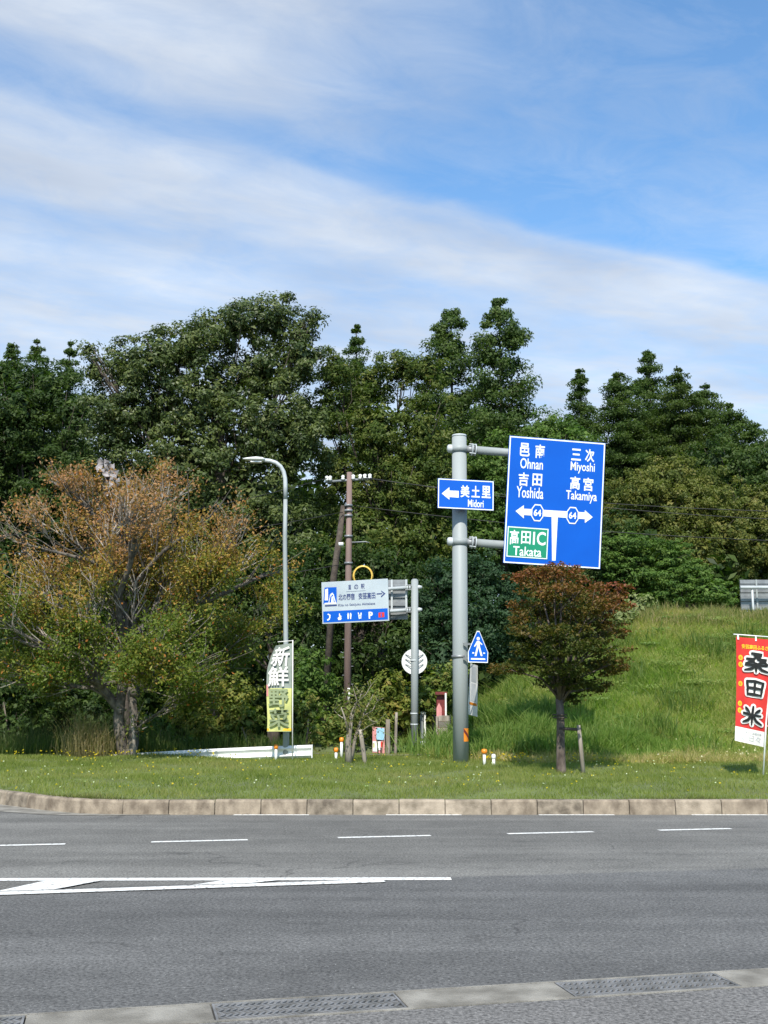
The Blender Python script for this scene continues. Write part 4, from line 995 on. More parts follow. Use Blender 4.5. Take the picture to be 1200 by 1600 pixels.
# pedestrian crossing sign
cr = sign_root('crossing_sign', at(747, 1012, 22.9), .12, 0, .02, 'blue five-sided pedestrian crossing sign fixed to the right of the grey pole')
kk = 22.9 / FPX
pent = lambda s: [(-15.5*kk*s, -23*kk*s - .0), (15.5*kk*s, -23*kk*s), (16*kk*s, -7*kk*s), (2*kk*s, 26*kk*s), (-2*kk*s, 26*kk*s), (-16*kk*s, -7*kk*s)]
t = MB(); t.prism(pent(1.0), -.002, .014); t.build('panel', M['sign_white'], cr)
flat(pent(.93), 'blue_face', M['sign_blue'], cr, -.005)
U = kk
def ped(pts, nm='pictogram'): return flat([(x*U, z*U) for x, z in pts], nm, M['sign_white'], cr, -.0075)
t = MB()
for pl in (disc(0, 14, 2.6, 12), [(-2.4, 10.5), (2, 10.5), (3, 1), (-2.2, 1)], [(-2.2, 1.2), (.6, 1.2), (-2.6, -13), (-5.6, -13)], [(.2, 1.2), (3, 1.2), (7, -12.4), (4.2, -13)], [(-2.2, 10), (-1, 7.6), (-5.2, 1), (-6.6, 2)], [(1.6, 10.3), (6.8, 5.4), (5.8, 4.2), (1.2, 7.6)],
           [(-11.5, -18.6), (11.5, -18.6), (11, -16.2), (-11, -16.2)], [(-9.5, -9.2), (-6, -9.2), (-6.4, -7.2), (-9.1, -7.2)], [(8, -9.2), (11, -9.2), (10.6, -7.2), (8, -7.2)]):
    t.poly([(x*U, -.0075, z*U) for x, z in pl])
t.build('pictogram', M['sign_white'], cr)
for z in (-.24, .05): t = MB(); t.box(-.30, -.02, .015, .05, z, z + .04); t.build('bracket', M['galv_dark'], cr)

# ------------------------------------------------------------------ road station sign and post
QY = 29.9; p = at(647.5, 1167, QY); p.z = float(hgt(p.x, p.y)); o3 = p.copy()
sp2 = empty('sign_pole', p, label='slimmer grey post with two arms holding the white road station sign', cat='pole')
def q7(x, y, d=0): return at(x, y, QY + d) - o3
tp = q7(648, 906)
t = MB(); t.tube([(0, 0, -.05), (tp.x, 0, tp.z)], [.098, .094], 20); t.build('shaft', M['galv'], sp2, True)
t = MB(); t.tube([(tp.x, 0, tp.z), (tp.x, 0, tp.z + .02)], [.098, .06], 20); t.build('top_cap', M['galv_pale'], sp2, True)
for y in (918, 953):
    t = MB(); t.tube([q7(520, y + 8, .12), q7(638, y)], .045, 12); t.build('arm', M['galv_pale'], sp2, True)
    t = MB(); t.tube([q7(648, y - .3), q7(656, y - .5), q7(659.5, y - .5)], [.055, .055, .035], 12); t.build('arm_end', M['galv_pale'], sp2, True)
    t = MB(); t.tube([q7(635, y), q7(638, y)], .075, 12); t.tube([q7(639, y), q7(641.5, y)], .075, 12); t.build('flange', M['galv_pale'], sp2, True)
    for s in (-1, 1):
        t = MB(); t.tube([q7(634, y + s * 3.4, -.07), q7(643, y + s * 3.4, -.07)], .009, 6); t.build('bolt', M['galv_dark'], sp2)
for y in (1115, 1132, 1032):
    t = MB(); zz = q7(648, y).z; t.tube([(0, 0, zz - .02), (0, 0, zz + .02)], .103, 16); t.build('band', M['galv_pale'], sp2, True)
st2 = sign_root('road_station_sign', (-.767, 29.6, 4.0267), -.219, .003, -.0337, 'white and blue road station sign with right arrow and a row of pictograms')
w3, h3 = 1.8135, 1.1093
t = MB(); t.box(-w3/2, w3/2, -.002, .03, -h3/2, h3/2); t.build('panel', M['sign_ltgrey'], st2, bevel=.004)
F6 = plate_uv([(75, 120), (722, 85), (745, 510), (95, 535)])
def S6(x, y): u, v = F6(x, y); return (u-.5)*w3, (.5-v)*h3
def T6(body, x0, y0, x1, y1, bold=.012, m=None, shift=-.006): cx, cz = S6((x0+x1)/2, (y0+y1)/2); return text(body, cx, cz, (x1-x0)/648*w3, (y1-y0)/420*h3, st2, m or M['ink_navy'], shift, bold)
zb = S6(400, 398)[1]; xl, xr = -w3/2 + .03, w3/2 - .03; zbt = -h3/2 + .035
flat([(xl, zbt), (xr, zbt), (xr, zb), (xl, zb)], 'blue_panel', M['sign_blue'], st2, -.005)
T6('道', 340, 143, 368, 195, .02); T6('の', 398, 143, 438, 192, .02); T6('駅', 464, 137, 500, 190, .02)
flat(rect(*S6(415, 210), 190/648*w3, .006), 'rule', M['ink_navy'], st2)
T6('北の関宿', 248, 234, 405, 300, .022); T6('安芸高田', 443, 224, 606, 292, .022); T6('Kita no Sekijuku Akitakata', 248, 330, 606, 362, .012)
t = MB()
for pl in ([(618, 234), (672, 231), (672, 243), (618, 246)], [(660, 204), (704, 236), (664, 276), (660, 262), (686, 238), (662, 216)]): 
    t.poly([(S6(*q)[0], -.006, S6(*q)[1]) for q in reversed(pl)])
t.build('direction_arrow', M['ink_navy'], st2)
o = flat([S6(*q) for q in ((100, 335), (232, 328), (226, 168), (108, 172))], 'station_emblem', M['sign_blue'], st2, -.0055)
for pl in (((112, 300), (146, 300), (142, 182), (116, 190)), ((150, 322), (158, 322), (172, 232), (166, 240)), ((160, 250), (186, 222), (196, 236), (168, 262)), ((186, 222), (214, 320), (222, 318), (200, 240)), ((180, 262), (196, 262), (202, 322), (176, 322)), ((112, 326), (228, 320), (228, 334), (112, 340))):
    flat([S6(*q) for q in pl], 'emblem_shape', M['sign_white'], o, -.008)
flat([S6(*q) for q in ((116, 348), (234, 342), (234, 356), (116, 362))], 'emblem_bar', M['ink_navy'], st2, -.008)
def icon(polys, nm): 
    t = MB()
    for pl in polys: t.poly([(S6(*q)[0], -.008, S6(*q)[1]) for q in pl])
    t.build(nm, M['sign_white'], st2)
icon([[(162, 440), (174, 446), (172, 480), (160, 478)], [(140, 440), (152, 432), (166, 440), (160, 450)], [(138, 494), (162, 476), (170, 488), (148, 504)]], 'telephone_pictogram')
icon([[(256, 432), (266, 432), (268, 470), (258, 470)], [(244, 478), (262, 460), (284, 478), (276, 496), (252, 498)], [(262, 452), (276, 452), (284, 470), (270, 464)]], 'wheelchair_pictogram')
icon([[(338, 440), (354, 440), (352, 488), (342, 488)], [(362, 440), (380, 440), (376, 488), (366, 488)], [(340, 428), (352, 428), (352, 436), (340, 436)], [(364, 428), (376, 428), (376, 436), (364, 436)]], 'toilet_pictogram')
icon([[(440, 424), (450, 424), (462, 488), (452, 488)], [(466, 426), (478, 426), (474, 486), (466, 486)], [(444, 440), (474, 452), (472, 460), (446, 450)]], 'restaurant_pictogram')
T6('P', 546, 418, 586, 486, .04, M['sign_white'], -.008)
flat([S6(*q) for q in ((642, 476), (698, 472), (696, 424), (640, 428))], 'red_square', M['red'], st2, -.008); T6('i', 662, 432, 674, 468, .03, M['sign_blue'], -.010)
# second sign on the same arms, seen from behind
bk = empty('direction_sign', at(598, 937, 30.15), (0, 0, -.1), label='grey ribbed back of another road sign behind the road station sign', cat='sign')
t = MB(); a1 = 39*30.15/FPX; b1 = 31*30.15/FPX; t.box(-a1, a1, -.003, .02, -b1, b1); t.build('panel', M['galv_dark'], bk)
for z in (-.36, -.12, .1, .34):
    t = MB(); t.box(-a1 + .03, a1 - .03, -.05, -.004, z - .06, z + .06); t.build('back_rail', M['galv_dark'], bk, bevel=.01)
for x in (a1 - .42, a1 - .03): 
    t = MB(); t.box(x - .025, x + .025, -.075, -.051, -b1 * .6, b1); t.build('upright_rail', M['galv_pale'], bk)
# round sign back
rs_ = empty('round_sign', at(647.5, 1034, 30.12), label='round white sign seen from behind on the slimmer grey post', cat='sign')
rr = 19.5 * 30.1 / FPX; t = MB(); t.prism(disc(0, 0, rr, 36), 0, .006); t.build('disc', M['white'], rs_)
t = MB(); t.prism(disc(0, 0, rr * 1.02, 36), .007, .012); t.build('rim', M['galv_pale'], rs_)
for z in (.13, .0, -.13):
    for s in (-1, 1): t = MB(); t.tube([(s * .24, -.02, z + .07), (s * .1, -.05, z)], .012, 5); t.build('bracket', M['galv_dark'], rs_)

# ------------------------------------------------------------------ guardrail
gr = empty('guardrail', at(350, 1180, 24.6), label='low white steel guardrail behind the lawn, its left end sinking into the grass', cat='guardrail'); go = gr.location.copy()
t = MB(); prof = [(0, .155), (-.035, .12), (-.06, .09), (-.035, .055), (-.01, .02), (-.01, -.02), (-.035, -.055), (-.06, -.09), (-.035, -.12), (0, -.155)]
ends = []
for x, y, Y in ((487, 1174, 24.1), (455, 1175, 24.15), (400, 1177.0, 24.3), (330, 1180, 24.6), (270, 1183, 24.9), (218, 1186, 25.2), (100, 1193, 25.8)):
    ends.append(at(x, y, Y) - go)
i = 0
for e_ in ends:
    for dy, z in prof: t.v.append((e_.x, e_.y + dy, e_.z + z * .86))
    if i: 
        for k in range(9): a1 = (i - 1) * 10 + k; t.f.append((a1, a1 + 10, a1 + 11, a1 + 1))
    i += 1
o = t.build('rail_beam', M['white'], gr); sol = o.modifiers.new('thick', 'SOLIDIFY'); sol.thickness = .006
t = MB(); e_ = ends[0]; t.box(e_.x, e_.x + .02, e_.y - .065, e_.y + .01, e_.z - .14, e_.z + .14); t.build('end_plate', M['white'], gr, bevel=.004)
for x in (471, 431, 345, 262):
    b = at(x, 1180, 24.35 + (431 - x) * .004) - go; gz = float(hgt(b.x + go.x, b.y + go.y)) - go.z; bz_ = float(np.interp(b.x, [q.x for q in ends[::-1]], [q.z for q in ends[::-1]]))
    t = MB(); t.tube([(b.x, b.y + .05, gz - .15), (b.x, b.y + .05, bz_ + .1)], .055, 10); t.build('rail_post', M['white'], gr, True)

# delineators
def delin(x, yb, yt, Y, label, ball=True, r=.03, br=.05):
    p = at(x, yb, Y); p.z = float(hgt(p.x, p.y)); top = at(x, yt, Y).z - p.z
    o = empty('delineator', p, label=label, cat='delineator', group='delineators at the back of the lawn')
    t = MB(); t.tube([(0, 0, -.05), (0, 0, top - .09)], r, 10); t.build('post', M['white'], o, True)
    t = MB(); t.tube([(0, 0, top - .10), (0, 0, top - .085), (0, 0, top - .045), (0, 0, top - .01), (0, 0, top)], [r, br * .9, br, br * .8, .01], 12); t.build('reflector', M['orange'] if ball else M['white'], o, True)
delin(525, 1192, 1168, 24.0, 'shorter white delineator with orange top left of the dead sapling')
delin(533.5, 1190, 1152, 24.4, 'taller white delineator with orange top right beside the dead sapling')
delin(431, 1190, 1163, 24.0, 'white delineator with orange top in front of the guardrail by the street lamp')
delin(757, 1197, 1170, 22.6, 'white delineator with large orange top right of the grey sign pole', br=.062)
delin(771.5, 1197, 1178, 22.6, 'short plain white stub post without reflector right of the orange-topped one', ball=False, br=.045)

# ------------------------------------------------------------------ banners
def cloth(w, h, name, m, parent, fx, nx=10, nz=24, y=0., z0=None):
    t = MB()
    for j in range(nz + 1):
        for i in range(nx + 1):
            u, v = i / nx, j / nz; t.v.append(fx(u, v))
    for j in range(nz):
        for i in range(nx): q = j * (nx + 1) + i; t.f.append((q, q + 1, q + nx + 2, q + nx + 1))
    return t.build(name, m, parent, True)
def bend(o, fn):
    me = o.data; n = len(me.vertices); co = np.empty(n * 3, np.float32); me.vertices.foreach_get('co', co); co = co.reshape(-1, 3)
    for i in range(n): co[i] = fn(*co[i])
    me.vertices.foreach_set('co', co.ravel()); me.update()
fab = dict(rough=.8, spec=.2)
M['cl_red'] = mat('red_banner_cloth', (.58, .045, .035), .75, (.50, .028, .028), 3, spec=.2)
M['cl_white'] = mat('white_banner_cloth', (.76, .74, .70), .8, (.66, .63, .6), 3, spec=.2)
M['cl_black'] = mat('black_banner_print', (.018, .02, .02), .8, spec=.2)
M['cl_yel'] = mat('yellow_banner_print', (.80, .48, .03), .8, (.7, .4, .03), 5, spec=.2)
M['cl_green'] = mat('dark_green_banner_cloth', (.27, .30, .265), .8, (.19, .22, .19), 4, spec=.2)
M['cl_lemon'] = mat('lemon_banner_cloth', (.55, .55, .20), .8, (.42, .44, .17), 4, spec=.2)
M['cl_ink'] = mat('grey_green_banner_print', (.26, .30, .17), .8, (.19, .23, .13), 6, spec=.2)
M['cl_pink'] = mat('pink_banner_print', (.62, .26, .24), .8, (.5, .2, .2), 8)
M['cl_sky'] = mat('light_blue_banner_print', (.30, .52, .66), .8, (.22, .42, .56), 8)
M['cl_grey'] = mat('grey_banner_print', (.50, .51, .52), .8)

# red banner at the right edge
BY = 19.9; k = BY / FPX; pb = at(1192, 1212, BY); pb.z = float(hgt(pb.x, pb.y)); o3 = pb.copy()
rb = empty('advertising_banner', pb, label='red vertical banner with black and white characters at the right edge', cat='banner', group='advertising banners')
def q8(x, y, d=0): return at(x, y, BY + d) - o3
t = MB(); t.tube([(0, 0, -.05), q8(1197, 1130), q8(1203.5, 1060), q8(1211, 985)], [.016, .015, .012, .012], 8); t.build('pole', M['white'], rb, True)
t = MB(); t.tube([q8(1146, 991), q8(1212, 996)], .010, 8); t.build('top_bar', M['white'], rb, True)
tlx, trx = 1150, 1205
def rbp(u, v, y=0.):                               # u,v across and down the cloth
    xl = 1150 - 2 * v + 1.5 * math.sin(v * 3.1); xr = 1209 - 13 * v
    x = xl + (xr - xl) * u; yy = (995 + 5 * u) + v * (162 + 6 * u)
    d = (.045 * math.sin(u * 5 + v * 3) + .02 * math.sin(u * 11 - v * 9)) * (.3 + v) + y
    return tuple(q8(x, yy, d))
for nm, v0, v1, mm in (('red_cloth', 0, .86, 'cl_red'), ('white_hem', .86, 1, 'cl_white')):
    o = cloth(0, 0, nm, M[mm], rb, lambda u, v: rbp(u, v0 + (v1 - v0) * v))
def on_cloth(o, fn, y): bend(o, lambda x, yy, z: fn(x, -z, y + yy))
def RT(body, u, v, w, h, m, y=-.006, bold=.02, nm='lettering', shear=0):
    o = text(body, u, -v, w, h, rb, m, 0, bold, nm, shear); on_cloth(o, rbp, y); return o
BR = {'桑': [[(.30, .97), (.70, .93), (.60, .80), (.34, .68)], [(.40, .90), (.68, .69)], [(.10, .66), (.42, .65), (.30, .52), (.06, .42)], [(.18, .63), (.45, .46)],
             [(.55, .66), (.90, .66), (.76, .52), (.55, .43)], [(.62, .63), (.96, .44)], [(.05, .335), (.95, .36)], [(.5, .44), (.49, .22), (.5, .0)], [(.47, .33), (.28, .13), (.02, .05)], [(.53, .33), (.74, .12), (1.0, .04)]],
      '田': [[(.08, .95), (.13, .5), (.12, .03)], [(.08, .93), (.5, .97), (.96, .90)], [(.94, .90), (.88, .5), (.86, .03)], [(.13, .08), (.86, .07)], [(.5, .94), (.49, .06)], [(.12, .51), (.90, .50)]],
      '米': [[(.53, 1.0), (.49, .5), (.49, .0)], [(.06, .58), (.5, .53), (.92, .55)], [(.16, .90), (.36, .66)], [(.86, .86), (.64, .66)], [(.46, .52), (.28, .22), (.04, .08)], [(.52, .52), (.72, .22), (.98, .08)]]}
def brush(ch, u, v, w, h, m, wd, y, nm):
    t = MB(); c = 0
    for st in BR[ch]:
        pts = [Vector(((x - .5) * w * .56, (z - .5) * h * 1.66)) for x, z in st]          # even units so that strokes keep their width
        dense = []
        for a1, b1 in zip(pts, pts[1:]): dense += [a1.lerp(b1, q / 4) for q in range(4)]
        dense.append(pts[-1]); n_d = len(dense); y_ = y - c * .0005; c += 1
        L_, R_ = [], []
        for q, p in enumerate(dense):
            d = (dense[min(q + 1, n_d - 1)] - dense[max(q - 1, 0)]).normalized(); nn3 = Vector((-d.y, d.x)); f = q / (n_d - 1)
            ww = wd[0] * (.85 + .35 * math.sin(f * 3.1)) * (1.1 - .35 * f) + wd[1]
            L_.append(p + nn3 * ww); R_.append(p - nn3 * ww)
        for q in range(n_d - 1): t.quad(*[(pp.x / .56 + u, y_, pp.y / 1.66 - v) for pp in (L_[q], R_[q], R_[q + 1], L_[q + 1])])
        for p, ww in ((dense[0], wd[0] * .9 + wd[1]), (dense[-1], wd[0] * .7 + wd[1])):
            c += 1; t.poly([((p.x + math.cos(k_ * math.pi / 4) * ww) / .56 + u, y - c * .0005, (p.y + math.sin(k_ * math.pi / 4) * ww) / 1.66 - v) for k_ in range(8)])
    o = t.build(nm, m, rb); on_cloth(o, rbp, 0); return o
for ch, u, v, w, h in (('桑', .57, .225, .68, .175), ('田', .55, .47, .56, .14), ('米', .52, .73, .62, .17)):
    brush(ch, u, v, w, h, M['cl_white'], (.020, .030), -.012, 'letter_outline'); brush(ch, u, v, w, h, M['cl_black'], (.020, .0), -.032, 'lettering')
RT('安芸高田ふるさと', .56, .085, .82, .045, M['cl_yel'], -.006, .03)
RT('ふるさと農産の会', .55, .895, .6, .022, M['cl_grey'], -.006, .02); RT('21日々', .52, .945, .62, .06, M['cl_grey'], -.006, .0)
for v in (.195, .26, .445, .635, .70):
    o = flat([(x, z) for x, z in disc(.12, -v, .026, 14, 2.4)], 'yellow_dot', M['cl_yel'], rb, 0); on_cloth(o, rbp, -.006)
    o = flat([(x, z) for x, z in disc(.12, -v, .011, 10, 2.4)], 'dot_centre', M['orange'], rb, 0); on_cloth(o, rbp, -.010)
for u in (.05, .52): 
    t = MB(); a1 = Vector(rbp(u, 0)); t.box(a1.x - .014, a1.x + .014, a1.y - .014, a1.y + .004, a1.z - .045, a1.z + .035); t.build('hanging_loop', M['white'], rb)
t = MB(); a1 = Vector(rbp(.985, .80)); t.box(a1.x - .02, a1.x + .02, a1.y - .014, a1.y + .004, a1.z - .015, a1.z + .015); t.build('side_loop', M['cl_pink'], rb)

# green and yellow banner by the street lamp
BY2 = 23.7; pb = at(457, 1191, BY2); pb.z = float(hgt(pb.x, pb.y)); o3b = pb.copy()
gb = empty('advertising_banner', pb, label='dark green and yellow vertical banner standing in front of the street lamp', cat='banner', group='advertising banners')
def q9(x, y, d=0): return at(x, y, BY2 + d) - o3b
t = MB(); t.tube([(0, 0, -.05), q9(457.5, 1000)], [.013, .010], 8); t.build('pole', M['cl_white'], gb, True)
t = MB(); t.tube([q9(458, 1001), q9(434, 1003)], .008, 8); t.build('top_bar', M['cl_white'], gb, True)
def gbp(u, v, y=0.):
    xl = 417 + 14 * max(0, 1 - v / .32) ** 1.6 + .7 * math.sin(v * 9); xr = 456.5 - 1.5 * v
    x = xl + (xr - xl) * u; yy = 1005 + v * 138 + (1 - u) * 10 * max(0, .35 - v)
    return tuple(q9(x, yy, .03 * math.sin(u * 3.4 + v * 4) + .010 * math.sin(v * 13 + u * 3) + y))
cloth(0, 0, 'green_cloth', M['cl_green'], gb, lambda u, v: gbp(u, v * .51)); cloth(0, 0, 'yellow_cloth', M['cl_lemon'], gb, lambda u, v: gbp(u, .51 + v * .49))
for ch, u, v, w, h, mm, bo in (('新', .48, .14, .78, .22, 'cl_white', .05), ('鮮', .46, .375, .80, .22, 'cl_white', .05), ('野', .47, .62, .78, .19, 'cl_ink', .035), ('菜', .48, .845, .80, .20, 'cl_ink', .035)):
    o = text(ch, u, -v, w, h, gb, M[mm], 0, 0, spread=(.013, .005) if mm == 'cl_white' else (.016, .006)); on_cloth(o, gbp, -.045)
o = flat([(.0, -.99), (1, -.99), (1, -.965), (0, -.965)], 'hem', M['cl_yel'], gb, 0); on_cloth(o, gbp, -.006)
o = flat([(.0, -.60), (.07, -.60), (.07, -.47), (0, -.47)], 'pink_patch', M['cl_pink'], gb, 0); on_cloth(o, gbp, -.006)

# narrow banner hanging just right of the pole
BY3 = 24.3; pb = at(729, 1188, BY3); pb.z = float(hgt(pb.x, pb.y)); o3c = pb.copy()
nb_ = empty('advertising_banner', pb, label='narrow white banner with grey print seen edge-on right of the thick grey pole', cat='banner', group='advertising banners')
def q10(x, y, d=0): return at(x, y, BY3 + d) - o3c
t = MB(); t.tube([(0, 0, -.05), q10(729, 1030)], .012, 8); t.build('pole', M['white'], nb_, True)
t = MB(); t.tube([q10(729, 1031), q10(748, 1033, -.45)], .008, 8); t.build('top_bar', M['white'], nb_, True)
def nbp(u, v, y=0.):
    x = (735 - 4.5 * v) + u * (11.5 + 4 * v); yy = 1036 + v * 80 + u * 4; return tuple(q10(x, yy, -.45 * u + .02 * math.sin(v * 7) + y))
cloth(0, 0, 'white_cloth', M['cl_white'], nb_, nbp)
for (u0, u1, v0, v1, mm) in ((.2, .85, .05, .35, 'cl_grey'), (.25, .8, .38, .72, 'cl_grey'), (.12, .9, .75, .80, 'orange')):
    o = flat([(u0, -v1), (u1, -v1), (u1, -v0), (u0, -v0)], 'printed_block', M[mm], nb_, 0); on_cloth(o, nbp, -.008)

# ------------------------------------------------------------------ things on the side path
JY = 26.4; p = at(592, 1181, JY); p.z = float(hgt(p.x, p.y)); o3 = p.copy()
cb_ = empty('poster_stand', p, label='small pink and light blue poster board standing on the side path', cat='poster')
def q11(x, y, d=0): return at(x, y, JY + d) - o3
def jbp(u, v, y=0.): return tuple(q11(582 + 19 * u, 1135.5 + v * 42 + u * 1.5 - 1.5 * v, .06 * math.cos((u - .5) * 2.6) + y))
t = MB()
cloth(0, 0, 'poster', M['cl_pink'], cb_, jbp)
for (u0, u1, v0, v1, mm) in ((.32, .98, .02, .48, 'cl_sky'), (.02, .42, .55, .95, 'cl_white'), (.45, .66, .5, .88, 'cl_white'), (.38, .52, .36, .54, 'cl_black'), (.6, .72, .30, .52, 'cl_black'), (.38, .5, .80, .98, 'cl_black'), (.64, .76, .78, .98, 'cl_black'), (.52, .60, .42, .54, 'cl_black'), (.05, .2, .62, .8, 'cl_lemon'), (.68, .82, .56, .74, 'red')):
    o = flat([(u0, -v1), (u1, -v1), (u1, -v0), (u0, -v0)], 'printed_block', M[mm], cb_, 0); on_cloth(o, jbp, -.008 if mm in ('cl_sky', 'cl_white') else -.013)
t = MB(); t.tube([(0, .1, -.05), q11(590, 1137, .12)], .02, 8); t.build('support_post', M['weather'], cb_, True)
stake('wooden_post', 'pale square-topped post immediately right of the small poster board', 606, 1178, 606, 1124, 26.5, .055, M['cl_white'] if False else M['weather'], 'post')
stake('wooden_post', 'thin grey wooden post between the small poster board and the grey sign post', 617, 1176, 619.5, 1113, 27, .036, M['weather'], 'post')
# white framed board behind the grey sign post
p = at(661, 1160, 31); p.z = float(hgt(p.x, p.y)); wf = empty('notice_board', p, label='white framed dark notice board close behind the slimmer grey post', cat='board')
def bx_(o3, Y, x0, y0, x1, y1, th, nm, m, par, d=0):
    a1 = at(x0, y0, Y + d) - o3; b1 = at(x1, y1, Y + d) - o3; t = MB(); t.box(min(a1.x, b1.x), max(a1.x, b1.x), a1.y - th / 2, a1.y + th / 2, min(a1.z, b1.z), max(a1.z, b1.z)); return t.build(nm, m, par, bevel=.004)
bx_(p, 31, 656, 1116, 662, 1154, .03, 'board', M['galv_dark'], wf); bx_(p, 31, 662.5, 1112, 665.5, 1168, .06, 'frame_post', M['white'], wf); bx_(p, 31, 656, 1112, 662.2, 1115.5, .05, 'frame_top', M['white'], wf); bx_(p, 31, 656, 1158, 661.8, 1166, .05, 'foot', M['white'], wf)
# red roofed board
p = at(690, 1160, 30.5); p.z = float(hgt(p.x, p.y)); rb2 = empty('notice_board', p, label='dark red roofed board with a pale pole left of the thick grey pole', cat='board')
bx_(p, 30.5, 682, 1086, 696, 1165, .04, 'board', M['dkred'], rb2); bx_(p, 30.5, 680, 1081, 698.5, 1085.5, .25, 'roof', M['dkred'], rb2, -.02); bx_(p, 30.5, 695, 1083, 698, 1120, .05, 'pale_pole', M['cl_white'], rb2, -.16)
t = MB(); a1 = at(686, 1098, 30.3) - p; k = 30.3 / FPX
t.prism([(a1.x - 4*k, a1.z - 22*k), (a1.x + 4*k, a1.z - 22*k), (a1.x + 4*k, a1.z - 8*k), (a1.x, a1.z), (a1.x - 4*k, a1.z - 8*k)], a1.y - .02, a1.y + .02); t.build('arrow_plate', M['cl_pink'], rb2)
# grey brown board
p = at(694, 1180, 26.8); p.z = float(hgt(p.x, p.y)); gb2 = empty('wooden_board', p, label='weathered plank board on a thin pole immediately left of the thick grey pole', cat='board')
for i in range(5):
    bx_(p, 26.8, 685, 1118 + i * 9.6, 703, 1127.2 + i * 9.6, .03, 'plank', M['weather'] if i != 1 else M['path'], gb2)
bx_(p, 26.8, 703.4, 1116, 705.2, 1190, .03, 'pole', M['weather'], gb2, -.02); bx_(p, 26.8, 681, 1119, 684.5, 1168, .04, 'side_post', M['weather'], gb2)

# metal fence on the crest
FY = 35.4; p0 = at(1158, 955, FY); z0 = float(hgt(p0.x, FY)); fn = empty('metal_fence', (p0.x, FY, z0), label='grey ribbed metal fence with pale pipe rail on the crest of the bank', cat='fence')
zt = at(1158, 906, FY).z - z0
t = MB(); nR = 9; prof = []
for i in range(nR):
    a1 = i / nR * zt; b1 = (i + 1) / nR * zt; o = MB(); o.box(0, 14, -.02 if i % 2 else -.045, .0, a1 + .006, b1 - .004); o.build('panel_rib', M['galv_dark'], fn, bevel=.006)
t = MB(); t.box(0, 14, .003, .02, .0, zt); t.build('backing', M['galv_dark'], fn)
zr = at(1158, 918, FY - .4).z - z0; t = MB(); t.tube([(-.12, -.4, zr), (14, -.4, zr)], .055, 10); t.build('pipe_rail', M['galv_pale'], fn, True)
for i in range(9):
    t = MB(); xx = .26 + i * 1.6; t.tube([(xx, -.38, -.3), (xx, -.38, zr)], .035, 8); t.build('rail_post', M['galv_pale'], fn, True)
    t = MB(); xx = .48 + i * 1.6; t.box(xx, xx + .05, -.07, -.047, .0, zt); t.build('batten', M['galv'], fn)

# ------------------------------------------------------------------ grass
def hn(X, Y): return .5 + .25 * (np.sin(X * 3.1 + 2.0 * np.sin(Y * 1.7)) + np.sin(Y * 3.7 + 2.3 * np.sin(X * 1.9 + 1)))
def blades(name, X, Y, hmin, hmax, wd, pal, lean=.5, tone=None, dz=0., m='grass', label=None, cat='grass', mid=True):
    n = len(X); Z = hgt(X, Y) + dz; h = rng.uniform(hmin, hmax, n) * (.55 + .9 * hn(X, Y)); a_ = rng.uniform(0, 2 * math.pi, n); l = np.abs(rng.normal(0, lean, n)) * h
    b = rng.uniform(0, 2 * math.pi, n); wx, wy = np.cos(b) * wd / 2, np.sin(b) * wd / 2
    base_ = np.stack([X, Y, Z - .01], 1); tip = base_ + np.stack([np.cos(a_) * l, np.sin(a_) * l, h], 1)
    w = np.stack([wx, wy, np.zeros(n)], 1)
    tn = rng.random(n) if tone is None else np.clip(tone + rng.normal(0, .15, n), 0, 1)
    cols = pick(pal, n, tn)
    if mid:
        md = base_ + np.stack([np.cos(a_) * l * .3, np.sin(a_) * l * .3, h * .62], 1)
        V_ = np.stack([base_ - w, md - w * .9, tip, md + w * .9], 1)[:, [0, 3, 2, 1]]
        V_[:, 0] = base_
        o = mesh_from(name, V_, 4, cols, M[m])
    else:
        o = mesh_from(name, np.stack([base_ - w, base_ + w, tip], 1), 3, cols, M[m])
    return tag(o, label, cat, kind='stuff')
def vnoise(X, Y, s):
    return .5 + .25 * (np.sin(X * s + 1.3 * np.sin(Y * s * .7)) + np.sin(Y * s * 1.1 + 2 + 1.7 * np.sin(X * s * .6 + .5)))
n = 210000
X = rng.uniform(-12, 12, n); Yy = 15.6 + rng.random(n) ** .85 * 10.4; k = (Yy > Yk(X) + .19) & (np.abs(X) < Yy * .40 + 1); X, Yy = X[k], Yy[k]
tone = vnoise(X, Yy, 1.1) * .5 + vnoise(X, Yy, 3.7) * .4
blades('lawn_grass', X, Yy, .03, .085, .014, [(.145, .185, .040), (.20, .235, .056), (.25, .265, .08), (.29, .265, .11)], .7, tone, label='short mown green grass covering the lawn behind the kerb', mid=False)
# ragged grass fringe over the kerb
n = 9000; X = rng.uniform(-9, 12, n); Yy = Yk(X) + .17 + np.abs(rng.normal(0, .05, n))
blades('kerb_grass', X, Yy, .04, .10, .013, [(.075, .10, .025), (.12, .13, .045), (.17, .15, .07)], .9, label='ragged grass fringe growing over the back of the kerb', mid=False)
